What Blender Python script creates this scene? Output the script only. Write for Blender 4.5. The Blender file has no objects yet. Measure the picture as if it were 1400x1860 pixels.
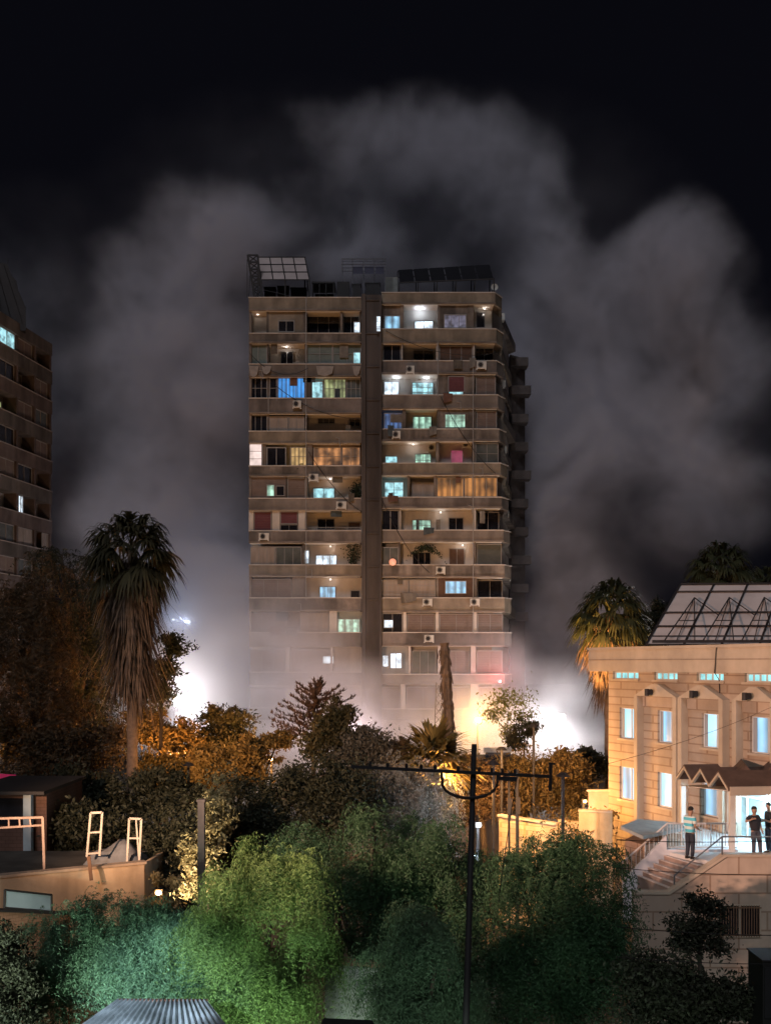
import bpy, bmesh, math, random
import numpy as np
from mathutils import Vector, Matrix
C = bpy.context.scene
R = math.radians
F = 1900.0; HX = 700.0; HY = 1205.0; H = 12.0

# ---------------------------------------------------------------- camera
cd = bpy.data.cameras.new('camera'); cam = bpy.data.objects.new('camera', cd)
C.collection.objects.link(cam); C.camera = cam
cam.location = (0, 0, H); cam.rotation_euler = (R(90), 0, 0)
cd.sensor_fit = 'HORIZONTAL'; cd.sensor_width = 36.0; cd.lens = F/1400*36
cd.shift_y = (HY-930)/1400; cd.clip_start = 0.5; cd.clip_end = 3000
# ---------------------------------------------------------------- world
w = bpy.data.worlds.new('World'); C.world = w; w.use_nodes = True
nt = w.node_tree; bg = nt.nodes['Background']
sky = nt.nodes.new('ShaderNodeTexSky'); sky.sky_type = 'NISHITA'; sky.sun_disc = False
sky.sun_elevation = R(-6); sky.sun_rotation = R(215)
mx = nt.nodes.new('ShaderNodeMix'); mx.data_type = 'RGBA'; mx.blend_type = 'ADD'; mx.inputs[0].default_value = 1.0
mx.inputs[7].default_value = (0.030, 0.031, 0.052, 1)          # city-lit night air, navy
nt.links.new(sky.outputs[0], mx.inputs[6]); nt.links.new(mx.outputs[2], bg.inputs[0])
bg.inputs[1].default_value = 0.08
# ---------------------------------------------------------------- city glow: one very low soft 'sun' (night)
sd = bpy.data.lights.new('sun', 'SUN'); sd.energy = 0.68; sd.angle = R(14); sd.color = (0.93, 0.93, 1.0)
so = bpy.data.objects.new('sun', sd); C.collection.objects.link(so)
_d = Vector((0.2, 1.0, -0.80)); so.rotation_euler = _d.to_track_quat('-Z', 'Y').to_euler()

C.view_settings.view_transform = 'Standard'; C.view_settings.look = 'None'
C.view_settings.exposure = 0.0; C.view_settings.gamma = 1.0
cy = C.cycles
cy.use_denoising = True; cy.max_bounces = 4; cy.diffuse_bounces = 2; cy.glossy_bounces = 2
cy.transmission_bounces = 3; cy.transparent_max_bounces = 8; cy.volume_bounces = 2
cy.sample_clamp_indirect = 3.0; cy.sample_clamp_direct = 0.0
cy.use_adaptive_sampling = True; cy.adaptive_threshold = 0.02
cy.volume_step_rate = 2.5; cy.volume_max_steps = 160

# ---------------------------------------------------------------- helpers
def X(px, Y): return (px-HX)/F*Y
def Z(py, Y): return H-(py-HY)/F*Y
def P(px, py, Y): return Vector((X(px, Y), Y, Z(py, Y)))

def tag(o, label=None, cat=None, group=None, kind=None):
    if label: o['label'] = label
    if cat: o['category'] = cat
    if group: o['group'] = group
    if kind: o['kind'] = kind
    return o
def empty(name, loc, label=None, cat=None, group=None, rz=0):
    o = bpy.data.objects.new(name, None); C.collection.objects.link(o)
    o.location = loc; o.rotation_euler = (0, 0, rz); o.empty_display_size = 0.3
    return tag(o, label, cat, group)

class MB:
    """collects shapes (world coordinates) and links them as ONE mesh object"""
    def __init__(s): s.v = []; s.f = []
    def add(s, vs, fs):
        n = len(s.v); s.v += [tuple(q) for q in vs]; s.f += [tuple(i+n for i in q) for q in fs]; return s
    def box(s, x0, x1, y0, y1, z0, z1):
        return s.add([(x0,y0,z0),(x1,y0,z0),(x1,y1,z0),(x0,y1,z0),(x0,y0,z1),(x1,y0,z1),(x1,y1,z1),(x0,y1,z1)],
                     [(0,3,2,1),(4,5,6,7),(0,1,5,4),(1,2,6,5),(2,3,7,6),(3,0,4,7)])
    def pxbox(s, px0, px1, py0, py1, Y, d):          # front face at Y, measured on the photo, depth d behind it
        return s.box(X(px0,Y), X(px1,Y), Y, Y+d, Z(py1,Y), Z(py0,Y))
    def prism(s, pts, z0, z1):                        # vertical prism over a ground polygon (CCW)
        n = len(pts)
        vs = [(x,y,z0) for x,y in pts]+[(x,y,z1) for x,y in pts]
        return s.add(vs, [tuple(range(n))[::-1], tuple(range(n,2*n))]+[(i,(i+1)%n,n+(i+1)%n,n+i) for i in range(n)])
    def extrude(s, pts, vec):                         # closed 3-D polygon swept along vec
        n = len(pts); v = Vector(vec)
        vs = [tuple(p) for p in pts]+[tuple(Vector(p)+v) for p in pts]
        return s.add(vs, [tuple(range(n)), tuple(range(n,2*n))[::-1]]+[(i,n+i,n+(i+1)%n,(i+1)%n) for i in range(n)])
    def tube(s, pts, r, n=6, cap=True):
        pts = [Vector(p) for p in pts]; rs = r if hasattr(r, '__len__') else [r]*len(pts)
        base = len(s.v)
        for i, p in enumerate(pts):
            d = (pts[min(i+1,len(pts)-1)]-pts[max(i-1,0)])
            if d.length < 1e-9: d = Vector((0,0,1))
            d.normalize()
            u = d.cross(Vector((0,0,1)) if abs(d.z) < .9 else Vector((1,0,0))).normalized(); q = d.cross(u)
            for k in range(n):
                a = 2*math.pi*k/n; s.v.append(tuple(p+(u*math.cos(a)+q*math.sin(a))*rs[i]))
        for i in range(len(pts)-1):
            for k in range(n):
                a = base+i*n+k; b = base+i*n+(k+1)%n
                s.f.append((a, b, b+n, a+n))
        if cap:
            s.f.append(tuple(base+k for k in range(n))[::-1]); s.f.append(tuple(base+(len(pts)-1)*n+k for k in range(n)))
        return s
    def bar(s, a, b, t, t2=None):                     # square bar from a to b
        a = Vector(a); b = Vector(b); d = (b-a).normalized(); t2 = t2 or t
        u = d.cross(Vector((0,0,1)) if abs(d.z) < .9 else Vector((0,1,0))).normalized(); q = d.cross(u)
        vs = []
        for p in (a, b):
            for i, j in ((-1,-1),(1,-1),(1,1),(-1,1)): vs.append(p+u*i*t/2+q*j*t2/2)
        return s.add(vs, [(0,1,2,3),(7,6,5,4),(0,4,5,1),(1,5,6,2),(2,6,7,3),(3,7,4,0)])
    def sphere(s, c, r, n=10, m=7, sq=(1,1,1)):
        c = Vector(c); base = len(s.v)
        for j in range(m+1):
            t = math.pi*j/m
            for k in range(n):
                a = 2*math.pi*k/n
                s.v.append((c.x+r*sq[0]*math.sin(t)*math.cos(a), c.y+r*sq[1]*math.sin(t)*math.sin(a), c.z+r*sq[2]*math.cos(t)))
        for j in range(m):
            for k in range(n):
                a = base+j*n+k; b = base+j*n+(k+1)%n; s.f.append((a, a+n, b+n, b))
        return s
    def build(s, name, mat, parent=None, smooth=False):
        me = bpy.data.meshes.new(name)
        me.from_pydata(s.v, [], s.f); me.materials.append(mat)
        if smooth: me.polygons.foreach_set('use_smooth', [True]*len(me.polygons))
        me.update()
        o = bpy.data.objects.new(name, me); C.collection.objects.link(o)
        if parent is not None: par(o, parent)
        return o
def wmat(o):                                           # world matrix without waiting for the depsgraph
    m = Matrix.LocRotScale(o.location, o.rotation_euler, o.scale)
    if o.parent: m = wmat(o.parent) @ o.matrix_parent_inverse @ m
    return m
def par(o, parent):
    o.parent = parent; o.matrix_parent_inverse = wmat(parent).inverted()
def thing_mesh(mb, name, mat, label, cat, group=None, smooth=False):
    o = mb.build(name, mat, None, smooth); return tag(o, label, cat, group)

# ---------------------------------------------------------------- materials
_M = {}
def mat(name, col, rough=.85, var=.25, scale=1.5, bump=0., metal=0., stain=0., spec=.3, col2=None, streak=False, emit=None, estr=0.):
    if name in _M: return _M[name]
    m = bpy.data.materials.new(name); m.use_nodes = True; t = m.node_tree; L = t.links.new
    b = t.nodes['Principled BSDF']; b.inputs['Roughness'].default_value = rough
    b.inputs['Metallic'].default_value = metal; b.inputs['Specular IOR Level'].default_value = spec
    tc = t.nodes.new('ShaderNodeTexCoord'); mp = t.nodes.new('ShaderNodeMapping'); L(tc.outputs['Object'], mp.inputs[0])
    if streak: mp.inputs['Scale'].default_value = (1, 1, .18)
    n = t.nodes.new('ShaderNodeTexNoise'); n.inputs['Scale'].default_value = scale; n.inputs['Detail'].default_value = 6
    n.inputs['Roughness'].default_value = .65
    L(mp.outputs[0], n.inputs['Vector'])
    r = t.nodes.new('ShaderNodeValToRGB'); r.color_ramp.elements[0].position = .3; r.color_ramp.elements[1].position = .7
    c = Vector(col[:3]); d = Vector(col2[:3]) if col2 else c*(1-var)
    r.color_ramp.elements[0].color = (*d, 1); r.color_ramp.elements[1].color = (*(c*(1+var*.4)), 1)
    L(n.outputs['Fac'], r.inputs[0]); last = r.outputs[0]
    if stain:
        n2 = t.nodes.new('ShaderNodeTexNoise'); n2.inputs['Scale'].default_value = scale*.35; n2.inputs['Detail'].default_value = 8
        mp2 = t.nodes.new('ShaderNodeMapping'); mp2.inputs['Scale'].default_value = (1.6, 1.6, .3); L(tc.outputs['Object'], mp2.inputs[0]); L(mp2.outputs[0], n2.inputs['Vector'])
        r2 = t.nodes.new('ShaderNodeValToRGB'); r2.color_ramp.elements[0].position = .42; r2.color_ramp.elements[1].position = .62
        r2.color_ramp.elements[0].color = (1-stain,)*3+(1,); r2.color_ramp.elements[1].color = (1,1,1,1)
        L(n2.outputs['Fac'], r2.inputs[0])
        mm = t.nodes.new('ShaderNodeMix'); mm.data_type = 'RGBA'; mm.blend_type = 'MULTIPLY'; mm.inputs[0].default_value = 1
        L(last, mm.inputs[6]); L(r2.outputs[0], mm.inputs[7]); last = mm.outputs[2]
    L(last, b.inputs['Base Color'])
    if bump:
        bp = t.nodes.new('ShaderNodeBump'); bp.inputs['Strength'].default_value = bump; bp.inputs['Distance'].default_value = .05
        L(n.outputs['Fac'], bp.inputs['Height']); L(bp.outputs[0], b.inputs['Normal'])
    if emit: b.inputs['Emission Color'].default_value = (*emit, 1); b.inputs['Emission Strength'].default_value = estr
    _M[name] = m; return m
def courses(name, col, joint, bh=.3, bw=0, var=.15, gap=.05, rough=.85):      # stone cladding / blockwork
    if name in _M: return _M[name]
    m = mat(name, col, rough=rough, var=var, scale=1.2, stain=.2); t = m.node_tree; L = t.links.new
    b = t.nodes['Principled BSDF']; src = b.inputs['Base Color'].links[0].from_socket
    tc = t.nodes.new('ShaderNodeTexCoord'); sx = t.nodes.new('ShaderNodeSeparateXYZ'); L(tc.outputs['Object'], sx.inputs[0])
    ad = t.nodes.new('ShaderNodeMath'); ad.operation = 'ADD'; L(sx.outputs[0], ad.inputs[0]); L(sx.outputs[1], ad.inputs[1])
    cx = t.nodes.new('ShaderNodeCombineXYZ'); L(ad.outputs[0], cx.inputs[0]); L(sx.outputs[2], cx.inputs[1])
    br = t.nodes.new('ShaderNodeTexBrick'); br.inputs['Scale'].default_value = 1; br.inputs['Mortar Size'].default_value = gap*bh
    br.inputs['Row Height'].default_value = bh; br.inputs['Brick Width'].default_value = bw or 60
    br.inputs['Color1'].default_value = (1,1,1,1); br.inputs['Color2'].default_value = (.84,.84,.84,1); br.inputs['Mortar'].default_value = (*joint, 1)
    L(cx.outputs[0], br.inputs['Vector'])
    mm = t.nodes.new('ShaderNodeMix'); mm.data_type = 'RGBA'; mm.blend_type = 'MULTIPLY'; mm.inputs[0].default_value = 1
    L(src, mm.inputs[6]); L(br.outputs[0], mm.inputs[7]); L(mm.outputs[2], b.inputs['Base Color'])
    return m
def lit(name, col, s, folds=0., blot=.35, scale=1.2):     # a lit room seen through glass/curtain; the room gives off the light
    if name in _M: return _M[name]
    m = bpy.data.materials.new(name); m.use_nodes = True; t = m.node_tree; L = t.links.new
    b = t.nodes['Principled BSDF']; b.inputs['Base Color'].default_value = (.1,.1,.1,1); b.inputs['Roughness'].default_value = .3
    tc = t.nodes.new('ShaderNodeTexCoord')
    n = t.nodes.new('ShaderNodeTexNoise'); n.inputs['Scale'].default_value = scale; n.inputs['Detail'].default_value = 3; L(tc.outputs['Object'], n.inputs['Vector'])
    r = t.nodes.new('ShaderNodeMapRange'); r.inputs['From Min'].default_value = .35; r.inputs['From Max'].default_value = .65
    r.inputs['To Min'].default_value = 1-blot*1.6; r.inputs['To Max'].default_value = 1.15; L(n.outputs['Fac'], r.inputs[0]); v = r.outputs[0]
    if folds:
        wv = t.nodes.new('ShaderNodeTexWave'); wv.inputs['Scale'].default_value = folds; wv.inputs['Distortion'].default_value = 1.2; wv.bands_direction = 'X'
        wv.inputs['Detail Scale'].default_value = .4
        L(tc.outputs['Object'], wv.inputs['Vector'])
        r3 = t.nodes.new('ShaderNodeMapRange'); r3.inputs['To Min'].default_value = .45; r3.inputs['To Max'].default_value = 1.1; L(wv.outputs['Fac'], r3.inputs[0])
        mu = t.nodes.new('ShaderNodeMath'); mu.operation = 'MULTIPLY'; L(v, mu.inputs[0]); L(r3.outputs[0], mu.inputs[1]); v = mu.outputs[0]
    k = t.nodes.new('ShaderNodeMath'); k.operation = 'MULTIPLY'; k.inputs[1].default_value = s; L(v, k.inputs[0])
    b.inputs['Emission Color'].default_value = (*col, 1); L(k.outputs[0], b.inputs['Emission Strength'])
    _M[name] = m; return m
def leafmat(name, a, b_, trans=.25, scale=.8):
    if name in _M: return _M[name]
    m = bpy.data.materials.new(name); m.use_nodes = True; t = m.node_tree; L = t.links.new
    b = t.nodes['Principled BSDF']; b.inputs['Roughness'].default_value = .6; b.inputs['Specular IOR Level'].default_value = .25
    tc = t.nodes.new('ShaderNodeTexCoord'); n = t.nodes.new('ShaderNodeTexNoise'); n.inputs['Scale'].default_value = scale; n.inputs['Detail'].default_value = 5
    L(tc.outputs['Object'], n.inputs['Vector'])
    gi = t.nodes.new('ShaderNodeNewGeometry'); ad = t.nodes.new('ShaderNodeMath'); ad.operation = 'MULTIPLY_ADD'; ad.inputs[1].default_value = .45
    L(gi.outputs['Random Per Island'], ad.inputs[0]); L(n.outputs['Fac'], ad.inputs[2])
    r = t.nodes.new('ShaderNodeValToRGB'); r.color_ramp.elements[0].position = .45; r.color_ramp.elements[1].position = 1.0
    r.color_ramp.elements[0].color = (*a, 1); r.color_ramp.elements[1].color = (*b_, 1)
    L(ad.outputs[0], r.inputs[0]); L(r.outputs[0], b.inputs['Base Color'])
    tr = t.nodes.new('ShaderNodeBsdfTranslucent'); L(r.outputs[0], tr.inputs[0]); ms = t.nodes.new('ShaderNodeMixShader'); ms.inputs[0].default_value = trans
    L(b.outputs[0], ms.inputs[1]); L(tr.outputs[0], ms.inputs[2]); L(ms.outputs[0], t.nodes['Material Output'].inputs[0])
    _M[name] = m; return m
def glow(name, col, s):
    if name in _M: return _M[name]
    m = bpy.data.materials.new(name); m.use_nodes = True; b = m.node_tree.nodes['Principled BSDF']
    b.inputs['Base Color'].default_value = (.5,.5,.5,1)
    b.inputs['Emission Color'].default_value = (*col, 1); b.inputs['Emission Strength'].default_value = s
    _M[name] = m; return m

def lamp_light(name, loc, power, col, parent=None, r=.12, spot=None, aim=None, blend=.6):
    l = bpy.data.lights.new(name, 'SPOT' if spot else 'POINT'); l.energy = power; l.color = col; l.shadow_soft_size = r
    o = bpy.data.objects.new(name, l); C.collection.objects.link(o); o.location = loc
    if spot:
        l.spot_size = R(spot); l.spot_blend = blend
        o.rotation_euler = (Vector(aim)-Vector(loc)).to_track_quat('-Z', 'Y').to_euler()
    if parent is not None: par(o, parent)
    return o

dark_metal = mat('dark_metal', (.035,.033,.035), rough=.6, metal=.3)
mid_metal = mat('mid_metal', (.25,.24,.23), rough=.5, metal=.4)
white_paint = mat('white_paint', (.62,.60,.56), rough=.5, var=.12)

# ================================================================= GROUND
g = MB(); n = 60
for j in range(n+1):
    for i in range(n+1):
        x = -300+600*i/n; y = -40+640*j/n
        g.v.append((x, y, -0.05+.35*math.sin(x*.11+1)*math.cos(y*.07)*(1 if y > 6 else 0)*.4))
for j in range(n):
    for i in range(n): a = j*(n+1)+i; g.f.append((a, a+1, a+n+2, a+n+1))
tag(g.build('ground', mat('soil', (.11,.09,.07), var=.5, scale=.4, bump=.4)), kind='structure')
rd = MB(); rd.add([(-120,76,.22),(120,76,.22),(120,86,.22),(-120,86,.22)], [(0,1,2,3)])
tag(rd.build('road', mat('asphalt', (.05,.05,.052), var=.3, scale=3)), kind='structure')
tag(MB().box(-120,120,86,88.2,0.1,.36).build('pavement', mat('paving', (.25,.24,.22), scale=2)), kind='structure')

# ================================================================= SMOKE (a real volume: voxels filled by node maths)
def build_smoke():
    v = bpy.data.volumes.new('smoke'); o = bpy.data.objects.new('smoke', v); C.collection.objects.link(o)
    ng = bpy.data.node_groups.new('smoke_field', 'GeometryNodeTree')
    ng.interface.new_socket('Geometry', in_out='INPUT', socket_type='NodeSocketGeometry')
    ng.interface.new_socket('Geometry', in_out='OUTPUT', socket_type='NodeSocketGeometry')
    N = ng.nodes.new; L = ng.links.new
    out = N('NodeGroupOutput'); vc = N('GeometryNodeVolumeCube'); pos = N('GeometryNodeInputPosition')
    lo, hi = (-62, 77, 1), (62, 150, 76)
    vc.inputs['Min'].default_value = lo; vc.inputs['Max'].default_value = hi
    vc.inputs['Resolution X'].default_value = 200; vc.inputs['Resolution Y'].default_value = 110; vc.inputs['Resolution Z'].default_value = 130
    def math_(op, a, b=None, c=None, clamp=False):
        m = N('ShaderNodeMath'); m.operation = op; m.use_clamp = clamp
        for i, q in enumerate((a, b, c)):
            if q is None: continue
            if isinstance(q, (int, float)): m.inputs[i].default_value = q
            else: L(q, m.inputs[i])
        return m.outputs[0]
    def vm(op, a, b=None):
        m = N('ShaderNodeVectorMath'); m.operation = op
        for i, q in enumerate((a, b)):
            if q is None: continue
            if isinstance(q, (tuple, Vector)): m.inputs[i].default_value = q
            else: L(q, m.inputs[i])
        return m.outputs['Value' if op == 'DOT_PRODUCT' else 'Vector']
    def noise(scale, detail, rough, src, off=(0,0,0)):
        a = vm('ADD', src, off) ; n = N('ShaderNodeTexNoise'); n.inputs['Scale'].default_value = scale
        n.inputs['Detail'].default_value = detail; n.inputs['Roughness'].default_value = rough; L(a, n.inputs['Vector']); return n
    # domain warp: the plume curls
    w1 = noise(.045, 2, .5, pos.outputs[0]); wc = vm('SUBTRACT', w1.outputs['Color'], (.5,.5,.5)); ws = N('ShaderNodeVectorMath'); ws.operation = 'SCALE'
    L(wc, ws.inputs[0]); ws.inputs['Scale'].default_value = 14.0
    p = vm('ADD', pos.outputs[0], ws.outputs[0])
    tot = None
    for (px, py, Y, rx, ry, rz, wt) in SMOKE:
        c = P(px, py, Y); k = Y/F; ry *= .7
        d = vm('DIVIDE', vm('SUBTRACT', p, (c.x, c.y, c.z)), (rx*k, ry, rz*k))
        q = math_('SUBTRACT', 1.0, vm('DOT_PRODUCT', d, d), clamp=True)
        q = math_('MULTIPLY', q, wt)
        tot = q if tot is None else math_('ADD', tot, q)
    tot = math_('MINIMUM', tot, 1.4)
    n1 = noise(.075, 8, .60, pos.outputs[0], (31.7, 5, 11)); 
    nn = math_('SUBTRACT', n1.outputs['Fac'], .5)
    f = math_('MULTIPLY_ADD', nn, 4.2, math_('SUBTRACT', tot, .12))
    f = math_('MAXIMUM', math_('MINIMUM', f, 1.6), 0.0)
    f = math_('MULTIPLY', f, math_('MINIMUM', math_('MULTIPLY', tot, 1.9), 1.0))
    # torn wisps: two ridged octaves eat into the plume
    for sc, off, lo_, amp in ((.10, (9,2,40), .10, 1.9), (.27, (1,70,4), .25, 1.5)):
        w2 = noise(sc, 5, .6, p, off); w2.inputs['Distortion'].default_value = .8
        rdg = math_('SUBTRACT', 1.0, math_('ABSOLUTE', math_('MULTIPLY', math_('SUBTRACT', w2.outputs['Fac'], .5), 5.5)), clamp=True)
        f = math_('MULTIPLY', f, math_('MULTIPLY_ADD', rdg, amp, lo_))
    f = math_('MULTIPLY', f, .072)
    n3 = noise(.17, 5, .6, pos.outputs[0], (3, 50, 7)); mod = math_('MAXIMUM', math_('MULTIPLY_ADD', math_('SUBTRACT', n3.outputs['Fac'], .5), 6.5, .95), .08)
    for (px, py, Y, rx, ry, rz, wt) in VEIL:
        c = P(px, py, Y); k = Y/F
        d = vm('DIVIDE', vm('SUBTRACT', pos.outputs[0], (c.x, c.y, c.z)), (rx*k, ry, rz*k))
        q = math_('SUBTRACT', 1.0, vm('DOT_PRODUCT', d, d), clamp=True)
        f = math_('ADD', f, math_('MULTIPLY', math_('MULTIPLY', q, mod) if wt > 0 else q, wt))
    f = math_('MAXIMUM', f, 0.0)
    L(f, vc.inputs['Density']); L(vc.outputs[0], out.inputs[0])
    md = o.modifiers.new('smoke_field', 'NODES'); md.node_group = ng
    m = bpy.data.materials.new('smoke'); m.use_nodes = True; t = m.node_tree; t.nodes.clear()
    mo = t.nodes.new('ShaderNodeOutputMaterial'); pv = t.nodes.new('ShaderNodeVolumePrincipled')
    pv.inputs['Color'].default_value = (.915, .91, .995, 1); pv.inputs['Density'].default_value = 1.0; pv.inputs['Anisotropy'].default_value = .0
    t.links.new(pv.outputs[0], mo.inputs['Volume']); v.materials.append(m)
    sm = N('GeometryNodeSetMaterial'); sm.inputs['Material'].default_value = m
    L(vc.outputs[0], sm.inputs[0]); L(sm.outputs[0], out.inputs[0])
    return tag(o, 'pale smoke billowing up behind and around the apartment tower', 'smoke', kind='stuff')
# px, py, Y, rx(px), ry(m), rz(px), weight
SMOKE = [
 (600,270,122,150,16,130,.8),(760,250,124,180,16,120,.85),(900,320,122,150,16,140,.8),(990,430,122,110,14,130,.75),(560,430,122,170,14,130,.75),(760,460,126,230,14,100,.6),
 (400,430,120,150,16,130,.7),(290,560,118,170,18,170,.75),(320,740,114,200,20,200,.95),(300,950,112,210,20,190,1.1),(380,1130,106,200,20,150,1.2),(150,800,120,130,14,280,.55),(20,640,128,150,14,230,.38),
 (430,620,118,130,14,260,.85),(990,660,122,150,16,260,.9),(1210,540,124,170,18,150,.85),(1300,690,124,150,18,150,.8),(1130,760,124,190,18,160,.85),
 (1240,900,124,200,18,150,.65),(1020,920,118,120,14,180,.95),(1060,1170,116,180,14,160,.75),
 (450,1290,104,260,14,90,1.3),(1000,1310,98,160,10,80,1.0),
]
VEIL = [
 (700,740,122,740,16,680,.0110),(330,950,112,240,12,360,.022),(1180,800,122,320,14,330,.009),(60,640,124,240,12,340,.008),
 (440,1250,90,260,6,160,.13),(620,1300,89,360,6.5,115,.14),(480,1130,91.2,200,4.0,110,.10),(800,1310,90,240,5,85,.07),(880,1200,91,120,3.5,90,.04),
 (360,1275,98,210,10,120,.045),(1020,1300,92,180,8,115,.050),(1030,1150,106,170,12,220,.020),
 (872,1318,83,115,5,90,.085),(918,1205,92.5,50,3,70,.06),(700,1350,88,560,8,60,.05),  # puffs around the yellow lamp and beacon added to spread their glow
 (325,1275,92,75,4.5,70,-.13),(1014,1308,90,60,3,55,-.02),  # hollows cut in the smoke to shrink the floodlight glow
]
build_smoke()
# ================================================================= MAIN TOWER
CON = mat('stained_concrete', (.27,.225,.195), var=.3, scale=.9, stain=.35, bump=.3)
CON2 = mat('parapet_render', (.29,.24,.205), var=.4, scale=1.3, stain=.6, bump=.2)
PALE = mat('pale_plaster', (.60,.54,.49), var=.15, scale=1.0, stain=.2)
CEIL = mat('ceiling_paint', (.75,.69,.63), var=.12, scale=1.0)
PIER = mat('pier_concrete', (.095,.08,.075), var=.35, scale=.8, stain=.35, streak=True)
SHUT = mat('roller_shutter', (.20,.15,.13), var=.2, scale=2)
MAROON = mat('maroon_shutter', (.16,.06,.07), var=.2, scale=2)
DARKG = mat('dark_glass', (.018,.018,.024), rough=.12, spec=.6, var=.5, scale=.8)
GREYG = mat('dusty_glass', (.12,.13,.125), rough=.25, spec=.5, var=.4, scale=.9)
GREENG = mat('greenish_glass', (.17,.20,.18), rough=.25, spec=.5, var=.35, scale=.9)
FRAME = mat('window_frame_paint', (.30,.28,.27), rough=.5, var=.1)
BROWNW = mat('brown_wood', (.12,.07,.05), var=.3, scale=3)
CURT = mat('dull_curtain', (.36,.30,.26), var=.3, scale=3, streak=True)
GREENW = mat('plant_green', (.03,.045,.025), var=.6, scale=3)
KIT = {'cy': lit('lit_cyan', (.42,.80,.88), 1.15, blot=.45, scale=2), 'wh': lit('lit_white', (.75,.88,1.0), 1.6, blot=.4, scale=1.6),
 'bl': lit('lit_blue', (.05,.32,.85), 1.05, folds=.9, blot=.2), 'sk': lit('lit_sky', (.35,.70,1.0), 1.0, folds=.5, blot=.3),
 'gr': lit('lit_green', (.50,.85,.66), 1.05, folds=.5, blot=.4, scale=2), 'ye': lit('lit_yellow_green', (.62,.70,.32), .62, folds=.8, blot=.45),
 'am': lit('lit_amber', (1.0,.62,.24), .62, folds=.8, blot=.3), 'or': lit('lit_orange', (1.0,.42,.15), .75, folds=.45, blot=.55, scale=.8),
 'oc': lit('lit_orange_curtain', (.95,.38,.10), .52, folds=.55, blot=.55, scale=.6), 'pk': lit('lit_pink_white', (1.0,.78,.72), 1.0, blot=.2),
 'mg': lit('lit_magenta', (.60,.10,.20), .5, blot=.3), 'db': lit('lit_dim_blue', (.16,.32,.75), .5, folds=.8, blot=.5), 'vi': lit('lit_dim_violet', (.40,.38,.55), .35, blot=.5, scale=2),
 'dk': DARKG, 'gg': GREYG, 'ge': GREENG, 'sh': SHUT, 'ma': MAROON, 'cu': CURT, 'br': BROWNW}

def window(parent, px0, px1, py0, py1, Y, kind, nx=2, ny=1, fr=None, th=.07, name='window', lab=None):
    x0, x1, z0, z1 = X(px0,Y), X(px1,Y), Z(py1,Y), Z(py0,Y)
    m = MB()
    m.box(x0,x0+th,Y-.05,Y+.05,z0,z1); m.box(x1-th,x1,Y-.05,Y+.05,z0,z1)
    m.box(x0+th,x1-th,Y-.05,Y+.05,z0,z0+th); m.box(x0+th,x1-th,Y-.05,Y+.05,z1-th,z1)
    for i in range(1, nx): xx = x0+(x1-x0)*i/nx; m.box(xx-th*.35,xx+th*.35,Y-.04,Y+.04,z0+th,z1-th)
    for i in range(1, ny): zz = z0+(z1-z0)*i/ny; m.box(x0+th,x1-th,Y-.033,Y+.033,zz-th*.3,zz+th*.3)
    f = m.build(name, fr or FRAME, parent)
    if kind in ('sh', 'ma'):
        s = MB(); k = max(3, int((z1-z0)/.16))
        for i in range(k): a = z0+th+(z1-z0-2*th)*i/k; s.box(x0+th,x1-th,Y+.002+.018*(i%2),Y+.03,a,a+(z1-z0-2*th)/k*.94)
        s.build('slats', KIT[kind], f)
    else:
        p = MB(); p.box(x0+th*.5,x1-th*.5,Y+.012,Y+.024,z0+th*.5,z1-th*.5)
        p.build('pane', KIT[kind], f)
    if lab: f['label'] = lab
    return f

def ac_unit(parent, px, py, Y, w=.85):
    x, z = X(px,Y), Z(py,Y)
    a = MB().box(x-w/2,x+w/2,Y-.36,Y-.03,z-.3,z+.3).box(x-w/2-.05,x-w/2+.05,Y-.34,Y-.05,z-.4,z-.3).box(x+w/2-.1,x+w/2,Y-.34,Y-.05,z-.4,z-.3)
    a = a.build('air_conditioner', white_paint, parent)
    f = MB()
    for r in (.24,.15,.06): 
        f.tube([(x-.1+r*math.cos(t*math.pi/6), Y-.375, z+r*math.sin(t*math.pi/6)) for t in range(13)], .018, 4, False)
    f.sphere((x-.1,Y-.37,z),.2,10,4,(1,.05,1)); f.build('fan_grille', dark_metal, a)

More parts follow.
